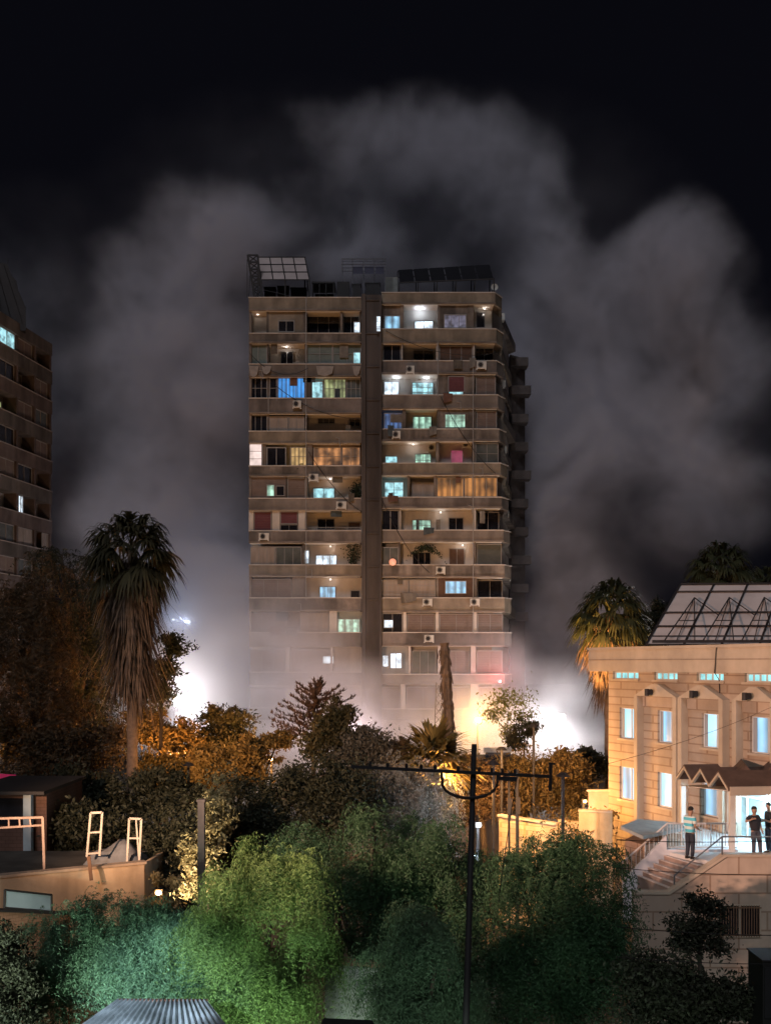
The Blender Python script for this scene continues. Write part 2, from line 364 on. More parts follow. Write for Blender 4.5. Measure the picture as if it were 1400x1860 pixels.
YT = 95.0; YB = 96.7
tower = empty('apartment_tower', (-1.2, 100, 0), 'tall brown concrete apartment tower rising out of the smoke with many lit balconies', 'apartment building')
def tower_all():
    T = tower
    xl = X(452,YT); 
    ztop = 45.2
    # core body (behind the loggias) with a skewed right side
    core = MB().prism([(xl+.1,YB),(X(655,YB),YB),(X(692,YB),YB),(X(893,YB),YB),(10.9,YB+2.4),(13.0,110.5),(-11.6,110.5)], 0, ztop)
    core.build('wall', PALE, T)
    # central pier, with floor joints
    p = MB(); p.box(X(657,YT-.5),X(664,YT-.5),YT-.5,YB-.003,0,Z(533,YT-.5)); p.box(X(664.2,YT-.2),X(690,YT-.2),YT-.2,YB-.003,0,Z(535,YT-.2))
    for i in range(13): z = 45-3.02*i; p.box(X(663.6,YT-.3),X(690.4,YT-.3),YT-.3,YT-.203,z-.13,z)
    p.box(X(689,YT-.55),X(693,YT-.55),YT-.55,YB-.003,0,Z(536,YT-.55))
    p.build('pier', PIER, T)
    # per floor: opening top/bottom, left and right blocks, right edge of the right block
    L = [(564,606),(623,662),(684,724),(751,784),(805,847),(865,906),(927,965),(986,1027),(1047,1087),(1110,1150),(1175,1222),(1245,1287)]
    Rr = [(552,598),(623,656),(679,718),(742,780),(801,842),(863,904),(923,964),(984,1027),(1049,1087),(1112,1150),(1174,1226),(1243,1289)]
    RX = [899,901,902,904,906,909,911,914,916,916,916,916]
    tones = [CON2, mat('parapet_ochre', (.32,.26,.20), var=.25, scale=1.2, stain=.4), mat('parapet_grey', (.245,.205,.185), var=.3, scale=1.1, stain=.5), CON]
    rnd = random.Random(4)
    # side outline of the balcony bands: chamfer then skewed side
    def band(px0, px1, y0, y1, right, tone, k):
        z1, z0 = Z(y0,YT), Z(y1,YT)
        m = MB(); xr = X(px1,YT)
        if right:
            pts = [(X(px0,YT),YT),(xr,YT),(xr+.75,YT+1.3),(xr+.9,YB+2.6),(10.9,YB+2.6),(X(893,YB),YB+.02),(X(px0,YT),YB+.02)]
        else:
            pts = [(X(px0,YT),YT),(xr,YT),(xr,YB-.006),(X(px0,YT),YB-.006)]
        m.prism(pts, z0, z1)
        b = m.build('balcony', tone, T)
        # coping on top and drip edge under
        c = MB()
        if right: q = [(X(px0,YT)-.02,YT-.06),(xr+.03,YT-.06),(xr+.85,YT+1.28),(xr+.6,YT+1.3),(xr-.1,YT+.12),(X(px0,YT)-.02,YT+.12)]
        else: q = [(X(px0,YT)-.05,YT-.06),(xr,YT-.06),(xr,YT+.12),(X(px0,YT)-.05,YT+.12)]
        c.prism(q, z1+.003, z1+.09); c.build('coping', PALE, b)
        d = MB(); 
        if right: q = [(X(px0,YT),YT-.10),(xr+.05,YT-.10),(xr+.1,YT-.003),(X(px0,YT),YT-.003)]
        else: q = [(X(px0,YT),YT-.10),(xr,YT-.10),(xr,YT-.003),(X(px0,YT),YT-.003)]
        d.prism(q, z0+.02, z0+.14); d.build('slab_edge', CON, b)
        # soffit, slightly brighter paint, 3 mm below the slab
        s = MB(); zz = z0-.012
        s.box(X(px0,YT)+.05, xr-.1, YT+.12, YB-.02, zz-.01, zz+.008); s.build('ceiling', CEIL, b)
        return b
    ybl = 541; ybr = 532
    for i, (o, q) in enumerate(zip(L, Rr)):
        band(452, 656, ybl, o[0], False, tones[(i*7+1)%4] if i else tones[1], i); ybl = o[1]
        band(692.5, RX[i], ybr, q[0], True, tones[(i*5)%4] if i else tones[1], i); ybr = q[1]
    band(452, 656, 1287, 1308, False, CON, 12); band(692.5, 916, 1289, 1308, True, tones[1], 12)
    # roof slab closes the top
    MB().prism([(xl,YT+.15),(X(897,YT),YT+.15),(10.8,98),(12.9,110.4),(-11.7,110.4)], 45.0, 45.12).build('roof', CON, T)
    # side face: balcony slabs running back along the skewed wall
    for i, q in enumerate(Rr):
        z1 = Z(Rr[i-1][1] if i else 532, YT); z0 = Z(q[0], YT)
        xr = X(RX[i],YT)
        m = MB().prism([(xr+.9,YB+2.62),(14.0-.9+(.1 if i%3 else .5),109.5),(12.9,110.6),(11.0,YB+2.62)], z0, z1-.25)
        m.build('side_balcony', tones[(i*3+2)%4], T)
        if i%2 == 0 and i < 9: ac = MB().box(xr+.9,xr+1.4,YB+2.9+i*.3,YB+3.8+i*.3,z1-.9,z1-.3); ac.build('air_conditioner', white_paint, T)
    # rear wing peeping out on the right
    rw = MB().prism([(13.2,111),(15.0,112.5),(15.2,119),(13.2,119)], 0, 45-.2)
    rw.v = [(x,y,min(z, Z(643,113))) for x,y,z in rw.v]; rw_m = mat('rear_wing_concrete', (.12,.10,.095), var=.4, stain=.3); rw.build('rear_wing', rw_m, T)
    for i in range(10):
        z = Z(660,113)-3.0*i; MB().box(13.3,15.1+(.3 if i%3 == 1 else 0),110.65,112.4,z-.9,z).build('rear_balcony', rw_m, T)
    # ---------------- columns (flush dividers between bays)
    cols_L = {0:[(484,488),(550,556),(618,622),(653,656)],1:[(485,488),(553,556)],2:[(486,489),(556,565)],3:[(486,488),(554,557)],4:[(477,483),(558,567)],5:[(519,521),(556,558)],
              6:[(452,460),(494,508),(542,554)],7:[(549,552)],8:[(531,554)],9:[(598,612)],10:[(520,526),(600,604)],11:[(520,526),(600,604)]}
    cols_R = {0:[(692,697),(727,733),(795,799),(849,860)],1:[(692,695),(729,731),(792,797),(859,862)],2:[(795,813),(844,862)],3:[(731,737),(794,800),(850,864)],4:[(792,797),(859,862)],5:[(740,744),(788,792)],
              6:[(726,728),(861,864)],7:[(724,727),(861,864)],8:[(792,796),(859,866)],9:[(732,738),(791,797),(860,866)],10:[(742,746),(795,802),(855,864)],11:[(728,736),(800,806),(855,868)]}
    for rows, cols in ((L, cols_L),(Rr, cols_R)):
        for i, cs in cols.items():
            for a, b in cs:
                m = MB(); m.box(X(a,YT+.2),X(b,YT+.2),YT+.2,YB-.004,Z(rows[i][1],YT)-.02,Z(rows[i][0],YT)+.02)
                m.build('column', PALE if i in (6,9,10,11) or (i == 1 and rows is Rr) else CON2, T)
    # end cheeks on the left edge
    for i in (0,1,2,3,5,8,9): MB().box(xl-.003,xl+.22,YT+.15,YB-.004,Z(L[i][1],YT)-.02,Z(L[i][0],YT)+.02).build('column', CON, T)
    G = YT+.32   # glazed front
    W = YB-.09   # on the loggia wall
    def wall(px0, px1, i, blk, m, y0=None, y1=None):
        o = (L if blk == 'L' else Rr)[i]
        MB().box(X(px0,G),X(px1,G),YT+.25,YB-.012,Z(y1 or o[1],YT)-.01,Z(y0 or o[0],YT)+.01).build('infill_wall', m, T)
    # F1
    wall(488,550,0,'L',tones[1]); window(T,505,535,582,603,YT+.18,'dk',2,1)
    window(T,557,617,567,606,W,'dk',3,2); window(T,623,652,567,606,W,'dk',2,1); window(T,642,655,584,605,YT+.6,'wh',1,1)
    window(T,683.5,691,574,602,YT-.62,'wh',1,3,th=.03)
    window(T,698,727,573,600,G,'sk',2,1); MB().pxbox(697,727,552,572.6,G,1.2).build('infill_wall', CON2, T)
    window(T,752,787,582,601,W,'wh',2,1); wall(799,849,0,'R',CON2); window(T,806,847,571,596,YT+.18,'vi',3,1)
    window(T,864,881,566,596,W,'dk',1,1)
    # F2
    window(T,453,485,626,662,G,'ge',2,1); window(T,509,533,638,663,W,'dk',2,1)
    window(T,557,604,625,660,G,'ge',2,2); window(T,604.5,656,625,660,G+.01,'ge',2,2); window(T,641,655,639,661,G-.08,'cy',1,1)
    window(T,695.5,728,625,656,G+.2,'dk',2,1); window(T,750,788,635,657,W,'dk',2,1); window(T,797.5,858,628,657,G+.1,'br',3,1); window(T,863,896,630,657,W,'dk',2,1)
    # F3
    window(T,453,485.5,686,724,G,'dk',3,2); window(T,489.5,503,686,724,G,'dk',1,2); window(T,504,554,686,725,G-.03,'bl',3,1)
    window(T,566,587,692,724,G+.1,'cy',1,1); window(T,588,628,688,724,G+.1,'ye',2,2); window(T,629,655,688,724,G+.1,'gg',3,2); 
    window(T,697,725,692,722,W,'wh',2,1); window(T,748,787,694,722,W,'cy',4,3,th=.06)
    wall(813,844,2,'R',CON2); window(T,813.5,844,683,712,YT+.18,'ma',1,1); window(T,815,841,711,718,YT+.16,'cy',2,1,th=.03); window(T,864,900,684,719,G,'sh',2,1)
    # F4
    window(T,453,485.5,754,784,G,'dk',3,1); window(T,489,523,756,784,G,'cu',2,1); window(T,524,553,756,784,G,'cu',2,1)
    window(T,577,608,760,770,W,'dk',3,1,th=.04); window(T,634,654,760,775,W,'dk',2,1); 
    window(T,697,730,750,781,G,'db',2,1); window(T,749,784,756,780,W+0,'gr',3,1); wall(800,850,3,'R',CON2); window(T,808,845,752,777,YT+.17,'gr',3,2,th=.05); window(T,865,902,746,781,G,'sh',2,1)
    # F5
    window(T,452.5,476,806,847,G,'pk',1,3,th=.06); window(T,484,520,812,847,G,'dk',2,1,th=.1); window(T,527,557,812,847,G,'am',2,2)
    window(T,569,620,812,847,G+.1,'or',2,2); window(T,621,654,812,847,G+.1,'or',2,2)
    window(T,699,722,828,848,W,'cy',1,1); window(T,753,783,824,848,W,'gr',2,2); window(T,818,841,817,842,W-.5,'mg',1,1); window(T,863,905,805,843,G,'gg',2,2)
    ac_unit(T,785,814,W-.05); ac_unit(T,847,808,W-.05)
    # F6
    wall(453,519,5,'L',SHUT); window(T,484,499,880,902,YT+.17,'gr',1,1); window(T,501,517,882,901,YT+.17,'dk',1,1); window(T,522,555,868,906,G,'sh',1,1)
    window(T,568,608,886,908,W,'cy',2,1); window(T,637,655,888,907,W-.3,'dk',1,1)
    window(T,698,733,875,905,G+.3,'cy',2,2); window(T,748,788,876,904,G+.5,'cu',2,1); window(T,793,842,867,903,G+.05,'oc',2,1); window(T,843,903,867,903,G+.05,'oc',3,1)
    # F7
    window(T,461,493,929,965,G,'ma',1,1); window(T,509,541,929,952,G,'ma',1,1); window(T,509,541,953,965,G+.02,'dk',2,1,th=.05)
    window(T,576,608,942,962,W,'dk',2,1); window(T,632,655,948,962,W,'br',1,1)
    window(T,693,725,926,964,G,'dk',2,1,th=.1); window(T,748,783,944,966,W,'gr',2,2); window(T,814,842,940,963,W,'dk',2,1); window(T,866,906,930,964,W-.2,'dk',2,1)
    # F8
    window(T,455,500,993,1027,G,'cu',3,1); window(T,501,548,993,1027,G,'gg',3,1); window(T,554,561,1000,1024,G,'wh',1,2,th=.03); window(T,573,612,1008,1029,W,'wh',3,1)
    window(T,693,724,994,1027,G,'gg',2,1); window(T,749,782,1003,1029,W,'dk',3,1,th=.05); window(T,815,844,996,1027,W,'am_dim' if 'am_dim' in KIT else 'br',2,1); window(T,866,911,988,1027,G+.4,'gg',1,1)
    # F9
    window(T,454,530,1052,1087,G,'sh',3,1); window(T,580,610,1065,1088,W,'sk',2,1); window(T,636,654,1072,1088,W-.2,'dk',1,1)
    window(T,693,742,1053,1086,G,'cu',5,3); window(T,743,791,1053,1086,G,'cu',5,3); wall(796,859,8,'R',BROWNW); window(T,808,847,1055,1079,YT+.17,'sk',2,1); window(T,867,912,1054,1086,W-.2,'dk',2,1)
    # F10
    window(T,454,520,1113,1150,G,'sh',3,1); window(T,545,597,1113,1150,G,'cu',4,1); window(T,613,654,1124,1150,G,'gr',3,1)
    window(T,694,731,1114,1150,G,'dk',2,1); window(T,697,714,1126,1141,G-.06,'wh',2,1,th=.04); window(T,739,790,1115,1150,G,'sh',2,1); window(T,798,859,1115,1150,G,'sh',2,1); window(T,867,913,1115,1150,G,'sh',2,1)
    # F11
    window(T,454,518,1180,1222,G,'sh',3,1); window(T,528,598,1180,1222,G,'sh',3,1); window(T,586,606,1192,1206,G-.08,'wh',1,1,th=.04)
    window(T,694,706,1190,1212,G,'wh',1,1); window(T,708,730,1186,1215,G,'wh',2,1); window(T,748,792,1182,1226,G+.4,'gg',3,1); window(T,803,852,1182,1226,G+.3,'sh',2,1); window(T,866,912,1182,1226,G+.3,'sh',2,1)
    # F12
    window(T,454,518,1248,1287,G,'sh',3,1); window(T,528,598,1248,1287,G,'sh',3,1); window(T,694,727,1248,1289,G+.3,'sh',1,1); window(T,738,798,1248,1289,G+.3,'sh',2,1); window(T,808,853,1248,1289,G+.3,'sh',2,1); window(T,870,912,1248,1289,G+.3,'sh',2,1)
    ac_unit(T,874,664,YT-.06); ac_unit(T,776,1094,YT-.06); ac_unit(T,862,1094,YT-.06); ac_unit(T,779,1160,YT-.06); ac_unit(T,570,868,YT-.06)
    # awning cloths draped over the left parapet (third floor from the top)
    for a, b, c in ((475,493,677),(452,470,682),(574,606,680),(640,655,680)):
        MB().extrude([P(a,664,YT-.12),P(b,665,YT-.12),P(b-3,c-2,YT-.35),P((a+b)/2,c+3,YT-.4),P(a+3,c,YT-.35)],(0,.04,0)).build('awning', mat('awning_cloth', (.38,.31,.26), var=.3, scale=2), T)
    # railings
    for a,b,y in ((569,656,800),(556,655,958),(693,791,1080)):
        m = MB(); m.bar(P(a,y,YT+.05),P(b,y,YT+.05),.05); 
        for k in range(int((b-a)/9)+1): m.bar(P(a+k*9,y,YT+.05),P(a+k*9,y+7,YT+.05),.03)
        m.build('railing', mid_metal, T)
    # pipes on the parapets and pier
    m = MB()
    for a,y0,y1 in ((487.5,724,751),(556,540,1090),(657.5,545,1100),(859,656,1150),(795,620,720)):
        m.bar(P(a,y0,YT-.09),P(a,y1,YT-.09),.07)
    m.build('drain_pipe', FRAME, T)
    # soft bulbs under several balcony ceilings
    for x,y,Y,pw,c in ((763,560,96.0,45,(.72,.85,1)),(720,686,96.0,22,(.75,.88,1)),(775,686,96.0,22,(.75,.88,1)),(520,629,96,7,(1,.9,.82)),(468,568,96.0,8,(1,.88,.8)),(750,807,96,10,(1,.93,.86)),(600,1052,96,8,(1,.88,.78)),(600,992,96,8,(1,.85,.75)),(840,990,96,10,(1,.93,.86)),(800,930,96,9,(1,.93,.86)),(600,870,96,6,(1,.9,.85)),(880,560,96,6,(1,.9,.8))):
        bl = MB().sphere((X(x,Y),Y,Z(y,Y)-.02),.07,8,5).build('ceiling_bulb', glow('bulb_%d'%pw, c, 2.0), T)
        lamp_light('bulb_light', (X(x,Y),Y,Z(y,Y)-.16), pw, c, bl, .06)
tower_all()
def balcony_clutter():
    T = tower; rnd = random.Random(21)
    cl = [mat('sun_blind_%d'%i, c, var=.3, scale=4, stain=.3) for i, c in enumerate(((.16,.13,.10),(.25,.22,.19),(.09,.11,.12),(.20,.10,.07)))]
    rows = [(623,662),(684,724),(751,784),(865,906),(927,965),(1047,1087),(1110,1150)]
    for k in range(34):                                  # sun blinds, screens and pipes fixed to the balconies
        y0, y1 = rows[k%7]; a = rnd.choice([rnd.uniform(456,640), rnd.uniform(696,880)]); w_ = rnd.uniform(9,26); h = rnd.uniform(.25,.75)
        if k%3 == 0: MB().extrude([P(a,y1-(y1-y0)*h*.6,YT-.07),P(a+w_,y1-(y1-y0)*h*.6+1,YT-.07),P(a+w_-1,y1+rnd.uniform(2,9),YT-.2),P(a+1,y1+rnd.uniform(2,9),YT-.2)],(0,.03,0)).build('sun_blind', cl[k%4], T)
        elif k%3 == 1: MB().pxbox(a,a+w_,y0+1,y0+(y1-y0)*h,YT+.2,.04).build('sun_blind', cl[(k+1)%4], T)
        else: MB().pxbox(a,a+w_*.4,y1-(y1-y0)*h,y1-.5,YT+.35,.4).build('balcony_cupboard', cl[(k+2)%4], T)
    for k,(a,b,c,d,s) in enumerate(((452,640,560,668,1.2),(500,700,655,760,.8),(700,600,905,640,1.0),(800,720,900,860,.7),(560,820,657,930,.6),(695,910,780,1040,.8))):
        q0, q1 = P(a,b,YT-.14), P(c,d,YT-.14); MB().tube([q0.lerp(q1,i/10)-Vector((0,0,s*4*(i/10)*(1-i/10))) for i in range(11)],.028,4,False).build('cable', dark_metal, T)
    for k,(px,py) in enumerate(((470,672),(540,735),(610,795),(745,672),(830,730),(720,790),(870,850),(620,918),(850,918),(480,975),(560,1034),(800,1036),(540,1096))):
        ac_unit(T, px, py, YT-.06, rnd.uniform(.7,.95)) if k%2 else MB().tube([P(px,py,YT-.10),P(px+6,py+1,YT-.12),P(px+7,py+16,YT-.1)],.035,5).build('drain_pipe', FRAME, T)
    for k,(px,py,w_,h,lab) in enumerate(((642,1008,17,34,'big dark leafy plant filling the balcony beside the pier on the left half'),(772,1006,34,26,'dark climbing plant arching over a balcony window on the right half'),(648,893,12,22,'dark potted plant in the balcony corner left of the pier'),(549,850,10,10,'small dark trailing plant hanging over the balcony under the yellow curtain'))):
        t = empty('balcony_plant', tuple(P(px,py+h*.4,YT+.5)), lab, 'plant', 'plants on the tower balconies'); c = P(px,py,YT+.5)
        r_ = np.random.default_rng(k); n = 420; q = r_.normal(size=(n,3))*np.array([w_/20*.42,.18,h/20*.40])+np.array(c)
        if k == 1: q[:,2] = c.z+.55-np.abs((q[:,0]-c.x)/(w_/20))**2*1.1+r_.normal(size=n)*.16
        m = MB()
        for a in q:
            u = Vector(r_.normal(size=3)).normalized()*.11; v = u.cross(Vector(r_.normal(size=3))).normalized()*.06; a = Vector(a); m.add([a-u,a-v,a+u,a+v],[(0,1,2,3)])
        m.build('foliage', mat('plant_green', (.03,.045,.025)), t); MB().tube([c-Vector((0,0,h/20*.55)),c],.04,5).build('stem', BROWNW, t)
    t = empty('paper_lantern', tuple(P(713,1021,YT-.1)), 'round orange lantern on the balcony parapet right of the pier', 'lantern')
    MB().sphere(P(713,1021,YT-.18),.33,12,8).build('shade', glow('orange_shade', (1,.28,.12), .75), t, True); MB().bar(P(713,1012,YT-.18),P(713,1015,YT-.18),.05).build('hook', dark_metal, t)
balcony_clutter()
# ================================================================= ROOFTOP FRAMES OF THE TOWER
def roof_items():
    zr = 45.15
    t = empty('roof_canopy', (X(510,97), 98, zr), 'slanted glazed canopy of pale panes on the left corner of the tower roof', 'canopy')
    A = P(474,508,96); B = P(562,508,96); Dv = P(469,467,99)-A; Uv = B-A
    Dn = Vector((X(470,100)-A.x, 3.4, Z(467,99.4)-A.z))
    pm = lit  # noqa
    pan = mat('pale_translucent_pane', (.62,.52,.50), var=.25, scale=.5, rough=.4)
    m = MB()
    for i in range(4):
        for j in range(3):
            a = A+Uv*((i+.03)/4)+Dn*((j+.03)/3); b = A+Uv*((i+.97)/4)+Dn*((j+.03)/3); c = A+Uv*((i+.97)/4)+Dn*((j+.97)/3); d = A+Uv*((i+.03)/4)+Dn*((j+.97)/3)
            m.extrude([a,b,c,d],(0,.03,0))
    m.build('pane', pan, t)
    m = MB()
    for i in range(5): m.bar(A+Uv*(i/4)-Vector((0,.03,0)), A+Uv*(i/4)+Dn-Vector((0,.03,0)), .09)
    for j in range(4): m.bar(A+Dn*(j/3)-Vector((0,.05,0)), B+Dn*(j/3)-Vector((0,.05,0)), .08)
    m.build('grid_frame', dark_metal, t)
    m = MB()
    for q in (A, B, A+Uv*.5): m.bar((q.x,q.y,zr),q,.12)
    for q in (A+Dn, B+Dn): m.bar((q.x,q.y,zr),q,.12)
    m.bar((A.x,A.y,zr),A+Dn,.08); m.bar((B.x,B.y,zr),B+Dn,.08); m.bar((B.x,A.y,zr+.2),(A.x,A.y,zr+1.2),.05)
    m.build('support_post', dark_metal, t)
    # dark ironwork lattice, far left
    t = empty('iron_lattice', (X(461,96), 96.5, zr), 'dark leaning iron lattice at the far left end of the tower roof', 'metal frame')
    m = MB(); a = P(450,463,96); b = P(468,463,96); c = P(462,540,96); d = P(476,540,96)
    m.bar(a,c,.18); m.bar(b,d,.16)
    m.build('upright', dark_metal, t); m = MB()
    for k in range(6):
        s, e = k/6, (k+1)/6
        m.bar(a.lerp(c,s),b.lerp(d,e),.09); m.bar(b.lerp(d,s),a.lerp(c,e),.09); m.bar(a.lerp(c,s),b.lerp(d,s),.12)
    m.bar(P(449,470,96),P(449,540,96),.06); m.bar(P(454,500,97),P(452,540,97),.06)
    m.build('lattice_bar', dark_metal, t)
    # middle frame
    t = empty('roof_frame', (X(660,99), 99, zr), 'open grey metal frame over water tanks at the middle of the tower roof', 'metal frame')
    m = MB(); Yf = 99
    for x in (622,640,660,680,699): m.bar((X(x,Yf),Yf,zr),P(x,470,Yf),.07); m.bar((X(x,Yf),Yf+3,zr),P(x,474,Yf+3),.07); m.bar(P(x,470,Yf),P(x,474,Yf+3),.05)
    for y in (470,480,492): m.bar(P(620,y,Yf),P(701,y,Yf),.07)
    for y in (474,486): m.bar(P(620,y,Yf+3),P(701,y,Yf+3),.06)
    m.build('frame', mat('grey_steel', (.20,.20,.23), metal=.2), t)
    m = MB(); 
    for a,b in ((640,660),(661,680),(681,698)): m.extrude([P(a+1,497,98.6),P(b-1,497,98.6),P(b-1,484,99.4),P(a+1,484,99.4)],(0,.05,.02))
    m.build('panel', mat('panel_blue_grey', (.10,.10,.14), rough=.3), t)
    for k,(a,b,y) in enumerate(((612,634,511),(700,722,503))):
        t = empty('water_tank', (X((a+b)/2,97.4),97.9,zr), ['dark square water tank left of the middle roof frame','pale square water tank right of the middle roof frame'][k], 'water tank', 'tanks on the tower roof')
        x0,x1 = X(a,97.2),X(b,97.2)
        MB().box(x0,x1,97.2,98.5,zr+.25,Z(y,97.2)).build('tank_body', [dark_metal, mat('tank_grey', (.30,.31,.30), stain=.4)][k], t)
        MB().box(x0+.1,x0+.2,97.3,98.4,zr,zr+.25).box(x1-.2,x1-.1,97.3,98.4,zr,zr+.25).build('stand', dark_metal, t)
        MB().tube([((x0+x1)/2,97.8,Z(y,97.2)),((x0+x1)/2,97.8,Z(y,97.2)+.12)],.3,10).build('lid', dark_metal, t)
    for k,(a,b,y) in enumerate(((640,655,517),(664,690,515))):
        t = MB().box(X(a,97),X(b,97),97,97.8,zr-.05,Z(y,97)).box(X(a,97)-.06,X(b,97)+.06,96.95,97.85,Z(y,97),Z(y,97)+.1)
        thing_mesh(t, 'vent_housing', dark_metal, ['small dark vent housing under the middle roof frame','wider dark vent housing above the central pier'][k], 'vent')
    t = empty('roof_shelter', (X(588,98),98,zr), 'low black shelter with a flat roof between the glazed canopy and the middle frame', 'shelter')
    MB().box(X(566,97.4),X(608,97.4),97.4,100,Z(514,97.4),Z(511,97.4)).build('roof', dark_metal, t); m = MB()
    for x in (568,580,592,606): MB().bar((X(x,97.5),97.5,zr),P(x,514,97.5),.08).build('post', dark_metal, t); MB().box(X(570,98),X(604,98),99.7,99.8,zr,Z(522,98)).build('back_screen', mat('black_screen', (.02,.02,.02)), t)
    for k,(a,b,y) in enumerate(((480,500,522),(504,524,520),(528,556,523))):
        t = MB().box(X(a,97.5),X(b,97.5),97.5,98.3,zr-.03,Z(y,97.5)).box(X(a,97.5)-.05,X(b,97.5)+.05,97.45,98.35,Z(y,97.5),Z(y,97.5)+.06)
        thing_mesh(t, 'storage_bin', mat('bin_black', (.02,.02,.022)), ['leftmost black bin under the slanted glazed canopy','middle black bin under the slanted glazed canopy','widest black bin under the slanted glazed canopy'][k], 'bin', 'bins on the tower roof')
    # big dark solar array on the right
    t = empty('solar_array', (X(808,98), 98, zr), 'long dark solar panel array on the right half of the tower roof', 'solar panels')
    A = P(725,512,96); B = P(897,505,95.6); D = P(722,490,99.5); E = P(889,480,99.5)
    for i in range(6):
        s, e = (i+.04)/6, (i+.96)/6
        MB().extrude([A.lerp(B,s),A.lerp(B,e),D.lerp(E,e),D.lerp(E,s)],(0,.03,-.06)).build('panel', mat('solar_cell', (.012,.012,.016), rough=.5, spec=.3, scale=3), t)
    m = MB()
    for s in (0,.2,.4,.6,.8,1):
        p = A.lerp(B,s); q = D.lerp(E,s); m.bar((p.x,p.y,zr),p,.1); m.bar((q.x,q.y,zr),q-Vector((0,0,.15)),.1); m.bar((q.x,q.y,zr+.2),p,.06)
    m.bar(A-Vector((0,.05,.08)),B-Vector((0,.05,.08)),.1); m.bar(D-Vector((0,0,.14)),E-Vector((0,0,.14)),.1); m.bar(A.lerp(D,.5)-Vector((0,0,.14)),B.lerp(E,.5)-Vector((0,0,.14)),.1)
    m.build('rack', dark_metal, t)
    for k in range(4):
        x = 770+k*34; MB().tube([(X(x,96.2)+.6*u,96.2,zr+.45) for u in (0,1,2)],.33,10).box(X(x,96.2)+.1,X(x,96.2)+.2,96,96.4,zr,zr+.3).build('heater_tank', dark_metal, t)
    # dish
    t = empty('satellite_dish', (X(897,95.6),95.9,zr), 'small pale satellite dish on the right corner of the tower roof', 'satellite dish')
    m = MB(); c = P(898,521,95.6); n=12
    vs = [tuple(c+Vector((0,.12,0)))]
    for r,dy in ((.18,.06),(.32,0)):
        for k in range(n): a = 2*math.pi*k/n; vs.append(tuple(c+Vector((r*math.cos(a),dy,r*math.sin(a)))))
    fs = [(0,1+k,1+(k+1)%n) for k in range(n)]+[(1+k,1+n+k,1+n+(k+1)%n,1+(k+1)%n) for k in range(n)]
    m.add(vs,fs).build('reflector', white_paint, t); MB().bar((c.x,c.y+.12,zr),(c.x,c.y+.12,c.z),.06).bar(c+Vector((0,.1,-.4)),c+Vector((0,-.35,0)),.03).build('mast', dark_metal, t)
roof_items()

